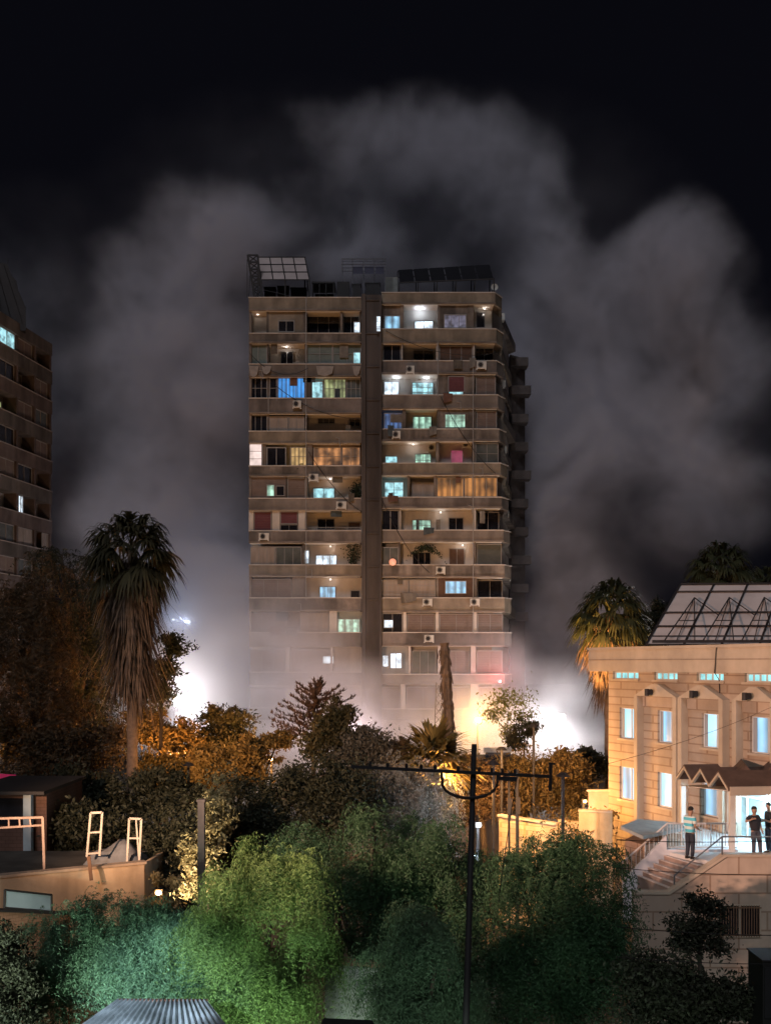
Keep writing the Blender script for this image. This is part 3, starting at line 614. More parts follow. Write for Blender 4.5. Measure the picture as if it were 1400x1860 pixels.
# ================================================================= LEFT TOWER
def left_tower():
    T = empty('apartment_tower', (-40, 100, 0), 'dark brown apartment tower cut off by the left edge of the picture', 'apartment building')
    a = Vector((X(-4,96.5),96.5)); b = Vector((X(95,107),107)); d = (b-a).normalized(); n = Vector((d.y,-d.x)); Ln = (b-a).length
    zr = Z(625,107)
    q = a-d*12
    MB().prism([tuple(q-n*1.5),tuple(b-n*1.5),tuple(b-n*14),tuple(q-n*14)],0,zr-.02).build('wall', CON, T)
    tone = [mat('brown_render', (.17,.145,.13), var=.3, scale=1, stain=.5), mat('reddish_render', (.18,.135,.12), var=.3, scale=1, stain=.4)]
    def q3(s, off, z): p = a+d*s+n*off; return Vector((p.x,p.y,z))
    MB().prism([tuple(q-n*1.6),tuple(b-n*1.6),tuple(b+n*.0),tuple(q+n*.0)],zr-1.2,zr).build('parapet', tone[0], T)
    for i in range(13):
        zt = zr-3.06*(i+1)+.15; zb = zt-1.25
        m = MB().prism([tuple(q-n*1.49),tuple(b+d*.0-n*1.49),tuple(b),tuple(q)],zb,zt); bn = m.build('balcony', tone[i%2], T)
        MB().prism([tuple(q-n*.1),tuple(b+d*.05-n*.1),tuple(b+d*.05+n*.06),tuple(q+n*.06)],zt+.004,zt+.09).build('coping', mat('muted_plaster', (.36,.31,.28)), bn)  # coping in a darker plaster tone
    def panel(s0,s1,z0,z1,off,mt,name='window',nx=2):
        m = MB(); pts = [q3(s0,off,z0),q3(s1,off,z0),q3(s1,off,z1),q3(s0,off,z1)]
        fr = MB(); 
        for p0,p1 in zip(pts,pts[1:]+pts[:1]): fr.bar(p0,p1,.09)
        for k in range(1,nx): fr.bar(pts[0].lerp(pts[1],k/nx),pts[3].lerp(pts[2],k/nx),.06)
        f = fr.build(name, FRAME, T); nn = Vector((n.x,n.y,0))
        m.extrude([p-nn*.02 for p in pts], -nn*.03).build('pane' if mt not in (SHUT,MAROON) else 'slats', mt, f)
    rnd = random.Random(9)
    for i in range(12):
        zt = zr-3.06*(i)-1.2 if i == 0 else zr-3.06*i+.15-1.25; zb = zr-3.06*(i+1)+.15
        for s in (-7,-3.4,0.2,3.6,7.1,Ln-.35):
            MB().prism([tuple(a+d*s-n*1.495),tuple(a+d*(s+.35)-n*1.495),tuple(a+d*(s+.35)-n*.1),tuple(a+d*s-n*.1)],zb-.02,zt+.02).build('column', tone[1], T)
        for k,(s0,s1) in enumerate(((-3,0),(.6,3.5),(4,7),(7.5,Ln-.5))):
            r = rnd.random()
            mt = [SHUT,GREYG,DARKG,CURT,SHUT][int(r*5)]
            off = -.35 if r < .7 else -1.42
            hi, lo = zt-.05, zb+.05
            if (i,k) == (0,1): mt, off = KIT['cy'], -.25
            if (i,k) == (5,2): mt, off, s0, s1 = KIT['wh'], -.3, 4.3, 5.2
            if (i,k) == (2,1): mt, off, s0, s1, hi, lo = KIT['ye'], -1.40, 2.2, 3.1, zt-.5, zb+.2
            if (i,k) == (6,3): mt, off, s0, s1 = KIT['cu'], -.3, 9.0, 10.3
            panel(s0,s1,lo,hi,off,mt)
    MB().prism([tuple(q-n*2),tuple(a+d*4-n*2),tuple(a+d*4-n*8),tuple(q-n*8)],zr+.02,zr+3.2).build('roof_room', mat('roof_room_dark', (.05,.05,.05)), T)
    MB().extrude([P(-40,470,100.5),P(14,479,100.5),P(20,498,100.5),P(30,510,100.5),P(34,532,100.5),P(47,560,100.5),P(47,600,100.5),P(-40,600,100.5)],(-1.5,4,0)).build('roof_cover', dark_metal, T)
    m = MB()
    for a, b in (((14,479),(14,468)),((20,498),(47,560)),((5,476),(40,585)),((-10,474),(22,590))): m.bar(P(a[0],a[1],100.3),P(b[0],b[1],100.3),.06)
    m.build('roof_frame_bar', dark_metal, T)
left_tower()

# ================================================================= RIGHT BUILDING
BD = Vector((3.3,-8.0)).normalized(); BN = Vector((BD.y,-BD.x)); B0 = Vector((X(1105,49.2),49.2))
# BD runs along the facade towards the viewer; BN points out of the facade (to the left)
def bp(s, off, z): p = B0+BD*s+BN*off; return Vector((p.x,p.y,z))
def s_at(px, off=0.0):          # distance along the facade at which a photo column meets the plane
    k = (px-HX)/F; q = B0+BN*off
    return (k*q.y-q.x)/(BD.x-k*BD.y)
STONE = courses('clad_stone', (.50,.40,.31), (.66,.60,.56), .36, 1.3, gap=.09)
STONE2 = courses('clad_stone_wide', (.50,.40,.32), (.62,.55,.5), .62, 1.9, gap=.05)
SMOOTH = mat('smooth_stone', (.50,.42,.33), var=.12, scale=1.5, stain=.15)
BLUEW = lit('office_light', (.42,.80,1.0), 1.25, folds=.0, blot=.12, scale=.6)
BLUEW2 = lit('office_light_curtain', (.34,.70,1.0), 1.1, folds=1.1, blot=.12, scale=.6)
CYW = lit('clerestory_light', (.30,.85,.90), 1.2, blot=.3, scale=1.5)
def right_building():
    T = empty('stone_building', tuple(bp(8,-5,0)), 'pale stone clad building with lit windows and roof canopy at the right edge', 'building')
    def blk(s0,s1,o0,o1,z0,z1,mt,name,parent=T):
        pts = [tuple((B0+BD*s+BN*o)) for s,o in ((s0,o0),(s1,o0),(s1,o1),(s0,o1))]
        return MB().prism(pts,z0,z1).build(name,mt,parent)
    # walls with real openings: cell list along s
    wins = []
    for px0,px1,yt,yb,yt2,yb2 in ((1125,1161,1290,1340,1400,1455),(1194,1237,1296,1350,1409,1469),(1274,1322,1302,1358,1432,1488),(1362,1420,1309,1367,1445,1500)):
        wins.append((s_at(px0),s_at(px1)))
    def zat(py, s, off=0): p = B0+BD*s+BN*off; return Z(py,p.y)
    zs_u = (8.55, 9.95); zs_l = (5.75, 7.25)
    zc = 11.62; zct = 12.62      # underside of the cornice, top of the parapet
    zst = 11.25                  # sill of the clerestory strip
    Lb = s_at(1420)+14
    TH = .45
    m = MB()
    def wb(s0,s1,z0,z1,o0=-TH,o1=0.):
        pts = [tuple((B0+BD*s+BN*o)) for s,o in ((s0,o1),(s0,o0),(s1,o0),(s1,o1))]
        m.prism(pts,z0,z1)
    cuts = [0.]+[c for w_ in wins for c in w_]+[Lb]
    wb(0,Lb,0,zs_l[0]); wb(0,Lb,zs_l[1],zs_u[0]); wb(0,Lb,zs_u[1],zst)
    for i in range(0,len(cuts),2):
        wb(cuts[i],cuts[i+1],zs_l[0],zs_l[1]); wb(cuts[i],cuts[i+1],zs_u[0],zs_u[1])
    # clerestory piers
    strips = []
    for px0,px1 in ((1113,1159),(1188,1230),(1265,1314),(1352,1400),(1440,1500)): strips.append((s_at(px0),s_at(px1)))
    e = 0
    for a,b in strips: wb(e,a,zst,zc+.01); e = b
    wb(e,Lb,zst,zc+.01)
    m.build('wall', STONE, T)
    # end wall (left, towards the smoke) and body
    bb = MB(); pts = [tuple((B0+BD*s+BN*o)) for s,o in ((0,-TH-.01),(0,-14),(Lb,-14),(Lb,-TH-.01))]
    bb.prism(pts,0,zc-.02)
    # keep the body behind the rooms: shift inwards so the openings have depth
    bb = MB(); pts = [tuple((B0+BD*s+BN*o)) for s,o in ((.01,-1.2),(.01,-14),(Lb,-14),(Lb,-1.2))]
    bb.prism(pts,0,zc-.02); bb.build('rear_wall', STONE, T)
    MB().prism([tuple((B0+BD*s+BN*o)) for s,o in ((.005,-TH-.002),(.005,-1.19),(.4,-1.19),(.4,-TH-.002))],0,zc-.03).build('end_wall', STONE, T)
    # cornice / parapet overhang
    blk(-.75,Lb,.62,-14.5,zc,zct,SMOOTH,'cornice')
    blk(-.81,Lb,.68,.4,zct+.003,zct+.12,SMOOTH,'coping')
    blk(-.77,Lb,.64,.623,zc+.52,zc+.56,mat('joint_brown', (.30,.24,.19)),'joint')  # joint line in a darker brown tone
    # windows: frame, pane, curtain strips
    def win(s0,s1,z0,z1,mt,nx=2,cur=True):
        o = -.15; f = MB(); c = [bp(s0,o,z0),bp(s1,o,z0),bp(s1,o,z1),bp(s0,o,z1)]
        for a,b in zip(c,c[1:]+c[:1]): f.bar(a,b,.08)
        for k in range(1,nx): f.bar(c[0].lerp(c[1],k/nx),c[3].lerp(c[2],k/nx),.06)
        f = f.build('window', white_paint, T); nn = Vector((BN.x,BN.y,0))
        MB().extrude([q-nn*.03 for q in c],-nn*.02).build('pane', mt, f)
        if cur:
            k = MB(); w_ = (s1-s0)*.16
            k.extrude([bp(s0+.06,o-.0,z0+.05)+nn*.03,bp(s0+w_,o,z0+.05)+nn*.03,bp(s0+w_,o,z1-.05)+nn*.03,bp(s0+.06,o,z1-.05)+nn*.03],nn*.015)
            k.build('curtain', mat('grey_curtain', (.35,.38,.42), var=.2, streak=True), f)
        sl = MB(); a0 = bp(s0-.08,.0,z0-.10); 
        pts = [tuple((B0+BD*s+BN*q)) for s,q in ((s0-.08,.09),(s0-.08,.004),(s1+.08,.004),(s1+.08,.09))]
        sl.prism(pts,z0-.1,z0-.01); sl.build('sill', SMOOTH, f)
    for i,(a,b) in enumerate(wins):
        win(a,b,*zs_u,BLUEW2 if i%2 else BLUEW); win(a,b,*zs_l,BLUEW if i%2 else BLUEW2, cur=False)
    for a,b in strips: win(a,b,zst+.03,zc-.02,CYW,4,False)
    # projecting bay surrounds with pitched heads and a lamp bracket
    for i,(pa,pb) in enumerate(((1163,1240),(1243,1325),(1342,1420))):
        s0,s1 = s_at(pa),s_at(pb); sm = (s0+s1)/2
        zt = 10.55
        q = MB()
        # side fins and head (a real 0.45 m projection)
        def pr(a,b,o,z0,z1): q.prism([tuple((B0+BD*s+BN*v)) for s,v in ((a,o),(a,.003),(b,.003),(b,o))],z0,z1)
        pr(s0,s0+.24,.36,2,zt); pr(s1-.24,s1,.36,2,zt)
        hp = [bp(s0,.36,zt+.003),bp(s1,.36,zt+.003),bp(sm+.2,.36,zt+.55),bp(sm-.2,.36,zt+.55)]
        q.extrude(hp,Vector((BN.x,BN.y,0))*-.355)
        q.build('bay_surround', SMOOTH, T)
        MB().prism([tuple((B0+BD*s+BN*v)) for s,v in ((s0+.281,.10),(s0+.281,.003),(s1-.281,.003),(s1-.281,.10))],zs_u[1]+.15,zt).build('bay_panel', STONE2, T)
        k = MB(); c = bp(sm,.5,zt+.2); k.tube([c+Vector((0,0,.0)),c+Vector((BN.x*.25,BN.y*.25,0))],.13,10); k.tube([c+Vector((BN.x*.25,BN.y*.25,-.16)),c+Vector((BN.x*.25,BN.y*.25,.14))],.1,8)
        k.build('wall_lantern', dark_metal, T)
    # cable down the wall and wires
    k = MB(); k.tube([bp(s_at(1302,.66),.70,zct),bp(s_at(1305,.5),.70,zc),bp(s_at(1306,.05),.05,zc-.3),bp(s_at(1310,.05),.05,8)],.02,4); k.build('cable', dark_metal, T)
    # entrance: glazed lit doorway
    s0,s1 = s_at(1326),s_at(1420)+1.2
    return T, blk
RB, rblk = right_building()

def roof_canopy_right():
    zr = 12.7
    A = Vector((X(1172,50.5),50.5,Z(1172,50.5))); D = P(1235,1062,57); U = Vector((16,-1.2,0.0)); V = D-A
    t = empty('roof_canopy', (A.x+6,A.y+3,zr), 'large slanted translucent roof canopy on a steel truss above the stone building', 'canopy')
    pan = mat('milky_sheet', (.80,.74,.72), var=.22, scale=.35, rough=.35, stain=.15)
    m = MB(); nx, ny = 9, 4
    ys = [0,.12,.42,.66,1.0]; ys = [0,.28,.5,.86,1.0]
    for i in range(nx):
        for j in range(4):
            m.extrude([A+U*((i+.02)/nx)+V*(ys[j]+.008),A+U*((i+.98)/nx)+V*(ys[j]+.008),A+U*((i+.98)/nx)+V*(ys[j+1]-.008),A+U*((i+.02)/nx)+V*(ys[j+1]-.008)],(0,.03,-.02))
    m.build('sheet', pan, t)
    m = MB(); o = Vector((0,-.10,.02))
    for i in range(nx+1): m.bar(A+U*(i/nx)+o,A+U*(i/nx)+V+o,.08)
    for y in ys: m.bar(A+V*y+o*1.7,A+U+V*y+o*1.7,.065)
    m.build('grid_frame', dark_metal, t)
    m = MB(); o = Vector((0,-1.3,.15))
    for i in range(9):
        b = A+U*((i+.3)/nx)+o; top = A+U*((i+.55)/nx)+V*.75+Vector((0,-.6,0)); b2 = A+U*((i+1.1)/nx)+o
        m.bar(b,top,.045); m.bar(b2,top,.045); m.bar(A+U*((i+.62)/nx)+o,top,.035)
        m.bar(b.lerp(top,.45),b2.lerp(top,.45),.05); m.bar(top,A+U*((i+1.5)/nx)+V*.45+Vector((0,-.5,0)),.04)
    m.bar(A+o,A+U+o,.14); m.bar(A+o+Vector((0,0,.25)),A+U+o+Vector((0,0,.25)),.07)
    m.build('truss', dark_metal, t)
    m = MB()
    for i in range(nx+1):
        for q in (A+U*(i/nx), A+U*(i/nx)+V): m.bar((q.x,q.y,zr-.06),q-Vector((0,0,.03)),.1)
    m.build('post', dark_metal, t)
roof_canopy_right()

# ---------------- terrace, stairs and entrance
ZT = 5.25
def terrace():
    T = empty('entrance_terrace', (13,36,0), 'raised stone entrance terrace with side steps in front of the stone building', 'terrace')
    Y0 = 34.8; xr = 24; xc = X(1322,Y0); xs = X(1216,Y0)
    yb = 37.4; zb = 4.25; n = 6; 
    sk = -.55                                           # stairs are skewed: treads run away to the left
    # front wall: flat terrace part + part under the steps
    top = ZT+.30
    MB().box(xc,xr,Y0,Y0+.28,0,top).build('front_wall', STONE2, T)
    m = MB(); m.extrude([(xs-1.2,Y0,0),(xc-.004,Y0,0),(xc-.004,Y0,top),(xs,Y0,zb+.05),(xs-1.2,Y0,zb+.05)],(0,.28,0)); m.build('stair_wall', STONE2, T)
    m = MB(); m.extrude([(xc-.06,Y0-.05,top+.003),(xr,Y0-.05,top+.003),(xr,Y0-.05,top+.09),(xc-.09,Y0-.05,top+.09)],(0,.38,0))
    m.extrude([(xs,Y0-.05,zb+.055),(xc-.062,Y0-.05,top+.003),(xc-.092,Y0-.05,top+.09),(xs-.03,Y0-.05,zb+.14)],(0,.38,0)); m.extrude([(xs-1.2,Y0-.05,zb+.055),(xs-.002,Y0-.05,zb+.055),(xs-.032,Y0-.05,zb+.14),(xs-1.2,Y0-.05,zb+.14)],(0,.38,0))
    m.build('coping', SMOOTH, T)
    # terrace floor
    fl = MB(); fl.prism([(xc-.1,Y0+.285),(xr,Y0+.285),(xr,44.5),(15.0,44.5),(12.3,44),(10.15,yb),(10.15,yb-.02)],ZT-.2,ZT); 
    fl.build('floor', mat('pale_floor_tile', (.62,.62,.62), var=.1, scale=2, rough=.4), T)
    # steps
    for k in range(n):
        z1 = zb+(ZT-zb)*(k+1)/(n+1)
        a = xs+.15+(xc-.35-xs-.15)*k/n; e = xc+.3
        b = 9.0+(10.15-9.0)*k/n
        MB().prism([(a,Y0+.288),(xc+.2,Y0+.288),(10.6+.3,yb-.012),(b,yb-.012)],zb-1+.02*k,z1).build('step', mat('step_stone', (.38,.29,.25), var=.15, scale=2), T)
    for k in range(n):                                  # painted highlights: pale strips mark step edges that the lighting leaves flat
        z1 = zb+(ZT-zb)*(k+1)/(n+1); a = xs+.15+(xc-.35-xs-.15)*k/n; b = 9.0+(10.15-9.0)*k/n
        MB().prism([(a-.03,Y0+.30),(a+.10,Y0+.30),(b+.10,yb-.03),(b-.03,yb-.03)],z1+.003,z1+.035).build('step_highlight', mat('pale_step_highlight', (.66,.58,.54), var=.1), T)
    # back low wall, painted, with handrail
    m = MB(); m.extrude([(8.5,yb,zb-1.5),(10.05,yb,zb-1.5),(10.05,yb,ZT+.55),(8.5,yb,zb-.05)],(0,.2,0)); m.box(10.052,12.6,yb,yb+.2,ZT-1,ZT+.08)
    m.build('back_wall', mat('painted_wall', (.62,.62,.66), var=.08), T)
    # basement body and grille window
    MB().box(xc+.02,xr,Y0+.285,44,0,ZT-.203).build('basement', STONE2, T)
    gx0,gx1,gz0,gz1 = X(1302,Y0),X(1381,Y0),Z(1703,Y0),Z(1643,Y0)
    w_ = MB(); 
    for a,b,c,d in ((gx0,gx0+.05,gz0,gz1),(gx1-.05,gx1,gz0,gz1),(gx0+.05,gx1-.05,gz0,gz0+.05),(gx0+.05,gx1-.05,gz1-.05,gz1),((gx0+gx1)/2-.04,(gx0+gx1)/2+.04,gz0+.05,gz1-.05)): w_.box(a,b,Y0-.06,Y0-.003,c,d)
    w_ = w_.build('window', SMOOTH, T)
    MB().box(gx0+.05,gx1-.05,Y0-.02,Y0-.005,gz0+.05,gz1-.05).build('pane', DARKG, w_)
    g = MB(); k = 0
    x = gx0+.1
    while x < gx1-.05: g.bar((x,Y0-.09,gz0+.02),(x,Y0-.09,gz1-.02),.025); x += .085
    for z in (gz0+.1,gz1-.1): g.bar((gx0,Y0-.09,z),(gx1,Y0-.09,z),.03)
    g.build('grille', mat('rusty_bar', (.22,.13,.08)), w_)
    # railings
    railm = mat('rail_paint', (.62,.58,.56), rough=.4); raild = mat('dark_rail', (.12,.13,.14), rough=.4)
    m = MB(); a = Vector((8.5,yb+.1,zb+.62)); b = Vector((10.1,yb+.1,ZT+1.0)); c = Vector((12.6,yb+.1,ZT+1.0))
    a2, b2, c2 = a-Vector((0,0,.75)), b-Vector((0,0,.85)), c-Vector((0,0,.85))
    m.tube([a,b,c],.035,6); m.tube([a2,b2,c2],.02,5)
    for q0,q1,kk in ((a,b,10),(b,c,24)):
        for k in range(kk+1): p = q0.lerp(q1,k/kk); m.tube([p,p-Vector((0,0,.8))],.012 if k%5 else .025,4)
    m.build('railing', railm, T)
    m = MB(); yf = Y0+.14; a = Vector((xc-1.75,yf,ZT-.35)); b = Vector((xc-.15,yf,ZT+.95)); c = Vector((xr,yf,ZT+.95))
    m.tube([a,b,c],.028,6); m.tube([b,b-Vector((0,0,.6))],.03,6); m.tube([a,a-Vector((0,0,.3))],.03,6)
    for k in range(1,5): p = b.lerp(c,k/5); m.tube([p,p-Vector((0,0,.6))],.025,5)
    m.build('front_railing', raild, T)
    # brick plinth seen through the rear railing and sloping side canopy left of the stairs
    t2 = empty('lean_to_roof', (8.2,39,0), 'flat grey lean-to roof beside the left foot of the entrance steps', 'lean-to')
    MB().extrude([P(1127,1501,38.4),P(1168,1519,36.6),P(1245,1503,38.6),P(1232,1495,40.2),P(1160,1488,40.6)],(0,0,-.12)).build('roof_sheet', mat('grey_sheet', (.34,.36,.35), var=.25, scale=1.5), t2)
    MB().prism([(X(1135,38.6),38.6),(X(1170,37.5),37.5),(X(1242,38.8),38.8),(X(1235,40),40),(X(1160,40.3),40.3)],0,Z(1526,38.6)).build('brick_wall', courses('brick_side', (.42,.28,.20), (.5,.42,.36), .25, .5), t2)
    # canopy: folded plate roof
    cz = 7.62
    Cn = empty('entrance_canopy', (15,38,ZT), 'brown folded zigzag canopy over the bright building entrance', 'canopy')
    brown = mat('brown_roofing', (.10,.065,.05), var=.3, scale=2); soff = mat('canopy_soffit', (.60,.55,.50), var=.1)
    Lq = P(1228,1416,42.5); Rq = P(1322,1437,36.6)
    # zigzag profile between Lq and Rq, swept along +X
    npk = 3; prof = []
    for k in range(npk*2+1):
        p = Lq.lerp(Rq,k/(npk*2)); prof.append(p+Vector((0,0,.52 if k%2 else 0)))
    top = [p+Vector((0,0,.14)) for p in prof[::-1]]
    MB().extrude(prof+top,(11,1.2,0)).build('folded_roof', brown, Cn)
    prof2 = [p-Vector((.012,0,.03)) for p in prof]; top2 = [p+Vector((0,0,.10)) for p in prof2[::-1]]
    MB().extrude(prof2+top2,(.10,.01,0)).build('edge_fascia', SMOOTH, Cn)
    MB().extrude([Rq+Vector((.05,-.12,-.16)),Rq+Vector((11,1.08,-.16)),Rq+Vector((11,1.08,.15)),Rq+Vector((.05,-.12,.15))],(0,.1,0)).build('front_fascia', SMOOTH, Cn)
    # ridge caps rising behind
    for px in (1357,1404,1450):
        MB().extrude([P(px-34,1424,38.2),P(px+26,1424,38.2),P(px-2,1390,38.2)],(.8,3.0,0)).build('roof_ridge', brown, Cn)
    MB().extrude([P(1240,1436,42.2)+Vector((0,0,.16)),P(1325,1444,37)+Vector((0,0,.12)),(22,38.2,cz-.12),(22,42.8,cz-.12)],(0,0,.03)).build('ceiling', soff, Cn)
    for px,Y in ((1329,37.4),(1240,41.6)): q = P(px,1436,Y); MB().box(q.x-.09,q.x+.09,Y-.09,Y+.09,ZT,q.z+.2).build('post', white_paint, Cn)
    tb = MB().tube([(13.2,39.0,cz-.20),(14.8,38.6,cz-.20)],.05,6).build('lamp_tube', glow('tube_white', (.62,.85,1.0), 6), Cn)
    lamp_light('tube_light', (14.0,38.9,cz-.42), 900, (.45,.78,1.0), tb, .25)
    lamp_light('tube_light', (16.8,38.2,cz-.42), 850, (.45,.78,1.0), tb, .25)
    # doorway
    nn = Vector((BN.x,BN.y,0)); s0,s1 = s_at(1326),s_at(1326)+5.5
    dw = MB(); c = [bp(s0,.12,ZT),bp(s1,.12,ZT),bp(s1,.12,cz-.25),bp(s0,.12,cz-.25)]
    for a,b in zip(c,c[1:]+c[:1]): dw.bar(a,b,.10)
    for k in range(1,5): dw.bar(c[0].lerp(c[1],k/5),c[3].lerp(c[2],k/5),.07)
    dw.bar(c[0].lerp(c[3],.75),c[1].lerp(c[2],.75),.07)
    dw = dw.build('entrance_door', white_paint, RB); MB().extrude([q-nn*.03 for q in c],-nn*.02).build('pane', lit('door_light', (.38,.80,.95), 1.15, blot=.4, scale=1.1), dw)
    # wall lights / small tank by the door
terrace()
# ================================================================= PEOPLE
SKIN = mat('skin', (.36,.22,.15), var=.08, rough=.55); HAIR = mat('black_hair', (.015,.012,.01), rough=.7)
def skin_obj(name, verts, edges, radii, mt, parent=None, sub=2):
    me = bpy.data.meshes.new(name); me.from_pydata([tuple(v) for v in verts], edges, [])
    o = bpy.data.objects.new(name, me); C.collection.objects.link(o); me.materials.append(mt)
    sk = o.modifiers.new('skin', 'SKIN'); sk.use_smooth_shade = True
    for i, r in enumerate(radii):
        d = me.skin_vertices[0].data[i]; d.radius = r if isinstance(r, tuple) else (r, r)
    me.skin_vertices[0].data[0].use_root = True
    ss = o.modifiers.new('sub', 'SUBSURF'); ss.levels = sub; ss.render_levels = sub
    if parent is not None: par(o, parent)
    return o
def person(loc, rz, label, pose, shirt, trousers, height=1.75):
    T = empty('person', loc, label, 'person', None, rz); k = height/1.75
    M = Matrix.Translation(loc) @ Matrix.Rotation(rz, 4, 'Z') @ Matrix.Scale(k, 4)
    p = dict(pelvis=(0,0,.95), waist=(0,.01,1.08), chest=(0,.01,1.28), ntop=(0,0,1.45), neck=(0,-.01,1.52), head0=(0,-.02,1.60), head=(0,-.025,1.68), crown=(0,-.015,1.745),
             shl=(-.17,.01,1.42), shr=(.17,.01,1.42), hpl=(-.09,0,.90), hpr=(.09,0,.90), knl=(-.10,-.02,.50), knr=(.10,-.02,.50), anl=(-.11,.02,.09), anr=(.11,.02,.09),
             tol=(-.13,-.15,.03), tor=(.13,-.15,.03), ell=(-.24,.03,1.14), elr=(.24,.03,1.14), wrl=(-.25,-.06,.90), wrr=(.25,-.06,.90))
    p.update(pose)
    names = ['pelvis','waist','chest','ntop','neck','head0','head','crown','shl','shr','hpl','hpr','knl','knr','anl','anr','tol','tor','ell','elr','wrl','wrr']
    rad = dict(pelvis=(.15,.11), waist=(.135,.10), chest=(.16,.11), ntop=.075, neck=.055, head0=.075, head=.095, crown=.06, shl=.062, shr=.062, hpl=.095, hpr=.095, knl=.062, knr=.062,
               anl=.042, anr=.042, tol=.035, tor=.035, ell=.043, elr=.043, wrl=.028, wrr=.028)
    ed = [('pelvis','waist'),('waist','chest'),('chest','ntop'),('ntop','neck'),('neck','head0'),('head0','head'),('head','crown'),('chest','shl'),('chest','shr'),('pelvis','hpl'),('pelvis','hpr'),
          ('hpl','knl'),('hpr','knr'),('knl','anl'),('knr','anr'),('anl','tol'),('anr','tor'),('shl','ell'),('shr','elr'),('ell','wrl'),('elr','wrr')]
    V = [Vector(p[n]) for n in names]; Rr_ = [rad[n] for n in names]; E_ = [(names.index(a),names.index(b)) for a,b in ed]
    # nose, ears, chin
    hd = V[names.index('head')]; f = Vector((0,-1,0))
    for off, r in ((Vector((0,-.115,-.01)),.012),(Vector((-.093,0,-.01)),.014),(Vector((.093,0,-.01)),.014)):
        V.append(hd+off); Rr_.append(r); E_.append((names.index('head'),len(V)-1))
    # hands: palm + five fingers
    for wn, en in (('wrl','ell'),('wrr','elr')):
        w_ = Vector(p[wn]); e_ = Vector(p[en]); d = (w_-e_).normalized(); s = d.cross(Vector((0,1,.01))).normalized(); c = d.cross(s)
        V.append(w_+d*.06); Rr_.append((.034,.018)); pi = len(V)-1; E_.append((names.index(wn),pi))
        for j, ln in enumerate((.068,.078,.072,.058)):
            b0 = V[pi]+d*.035+s*(.026-.0175*j); V.append(b0); Rr_.append(.0085); E_.append((pi,len(V)-1))
            V.append(b0+d*ln*.6+c*.012); Rr_.append(.008); E_.append((len(V)-2,len(V)-1)); V.append(b0+d*ln+c*.035); Rr_.append(.0065); E_.append((len(V)-2,len(V)-1))
        V.append(w_+d*.03+s*.045); Rr_.append(.010); E_.append((names.index(wn),len(V)-1)); V.append(w_+d*.07+s*.062+c*.01); Rr_.append(.008); E_.append((len(V)-2,len(V)-1))
    V = [M @ v for v in V]; Rr_ = [(tuple(q*k for q in r) if isinstance(r, tuple) else r*k) for r in Rr_]
    skin_obj('body', V, E_, Rr_, SKIN, T)
    def cloth(name, nn, edges, grow, mt, ends={}):
        vv = []; rr = []
        for n in nn:
            q = Vector(ends.get(n, p.get(n, (0,0,0)))) if n in ends or n in p else None
            vv.append(M @ q); r = rad.get(n, .05) if n in rad else .05
            r = r if isinstance(r, tuple) else (r, r); rr.append(tuple((a+grow)*k for a in r))
        return skin_obj(name, vv, [(nn.index(a),nn.index(b)) for a,b in edges], rr, mt, T)
    sl = Vector(p['shl']).lerp(Vector(p['ell']), .75); sr = Vector(p['shr']).lerp(Vector(p['elr']), .75)
    cloth('shirt', ['waist','pelvis','chest','ntop','shl','shr','ell','elr'], [('pelvis','waist'),('waist','chest'),('chest','ntop'),('chest','shl'),('chest','shr'),('shl','ell'),('shr','elr')], .032, shirt,
          {'ell': sl, 'elr': sr})
    cloth('trousers', ['pelvis','waist','hpl','hpr','knl','knr','anl','anr'], [('waist','pelvis'),('pelvis','hpl'),('pelvis','hpr'),('hpl','knl'),('hpr','knr'),('knl','anl'),('knr','anr')], .02, trousers,
          {'waist': Vector(p['pelvis']).lerp(Vector(p['waist']), .7)})
    for s in ('l','r'):
        a = M @ Vector(p['an'+s]); b = M @ Vector(p['to'+s]); skin_obj('shoe', [a-Vector((0,0,.03)), b+Vector((0,0,.005)), a+(a-b).normalized()*.05-Vector((0,0,.04))], [(0,1),(0,2)], [.05,.04,.04], HAIR, T)
    h = M @ Vector(p['head']); m = MB().sphere(h+Vector((0,.012,.028))*k, .104*k, 12, 8, (.96,1.05,1.0)); m.v = [v for v in m.v]
    hz = h.z-.0*k
    m.v = [(x, y, max(z, hz-.02*k+ (0.06*k if (M.inverted() @ Vector((x,y,z))).y < (M.inverted() @ h).y-.02 else -.03*k))) for x,y,z in m.v]
    m.build('hair', HAIR, T, True)
    ey = MB()
    for s in (-.033,.033): ey.sphere(M @ (Vector(p['head'])+Vector((s,-.088,.012))), .012*k, 6, 4)
    ey.build('eyes', mat('eye_dark', (.02,.015,.01), rough=.3), T)
    mo = M @ (Vector(p['head'])+Vector((0,-.09,-.052))); MB().sphere(mo, .02*k, 8, 4, (1.2,.4,.35)).build('mouth', mat('lip', (.25,.10,.08)), T)
    return T
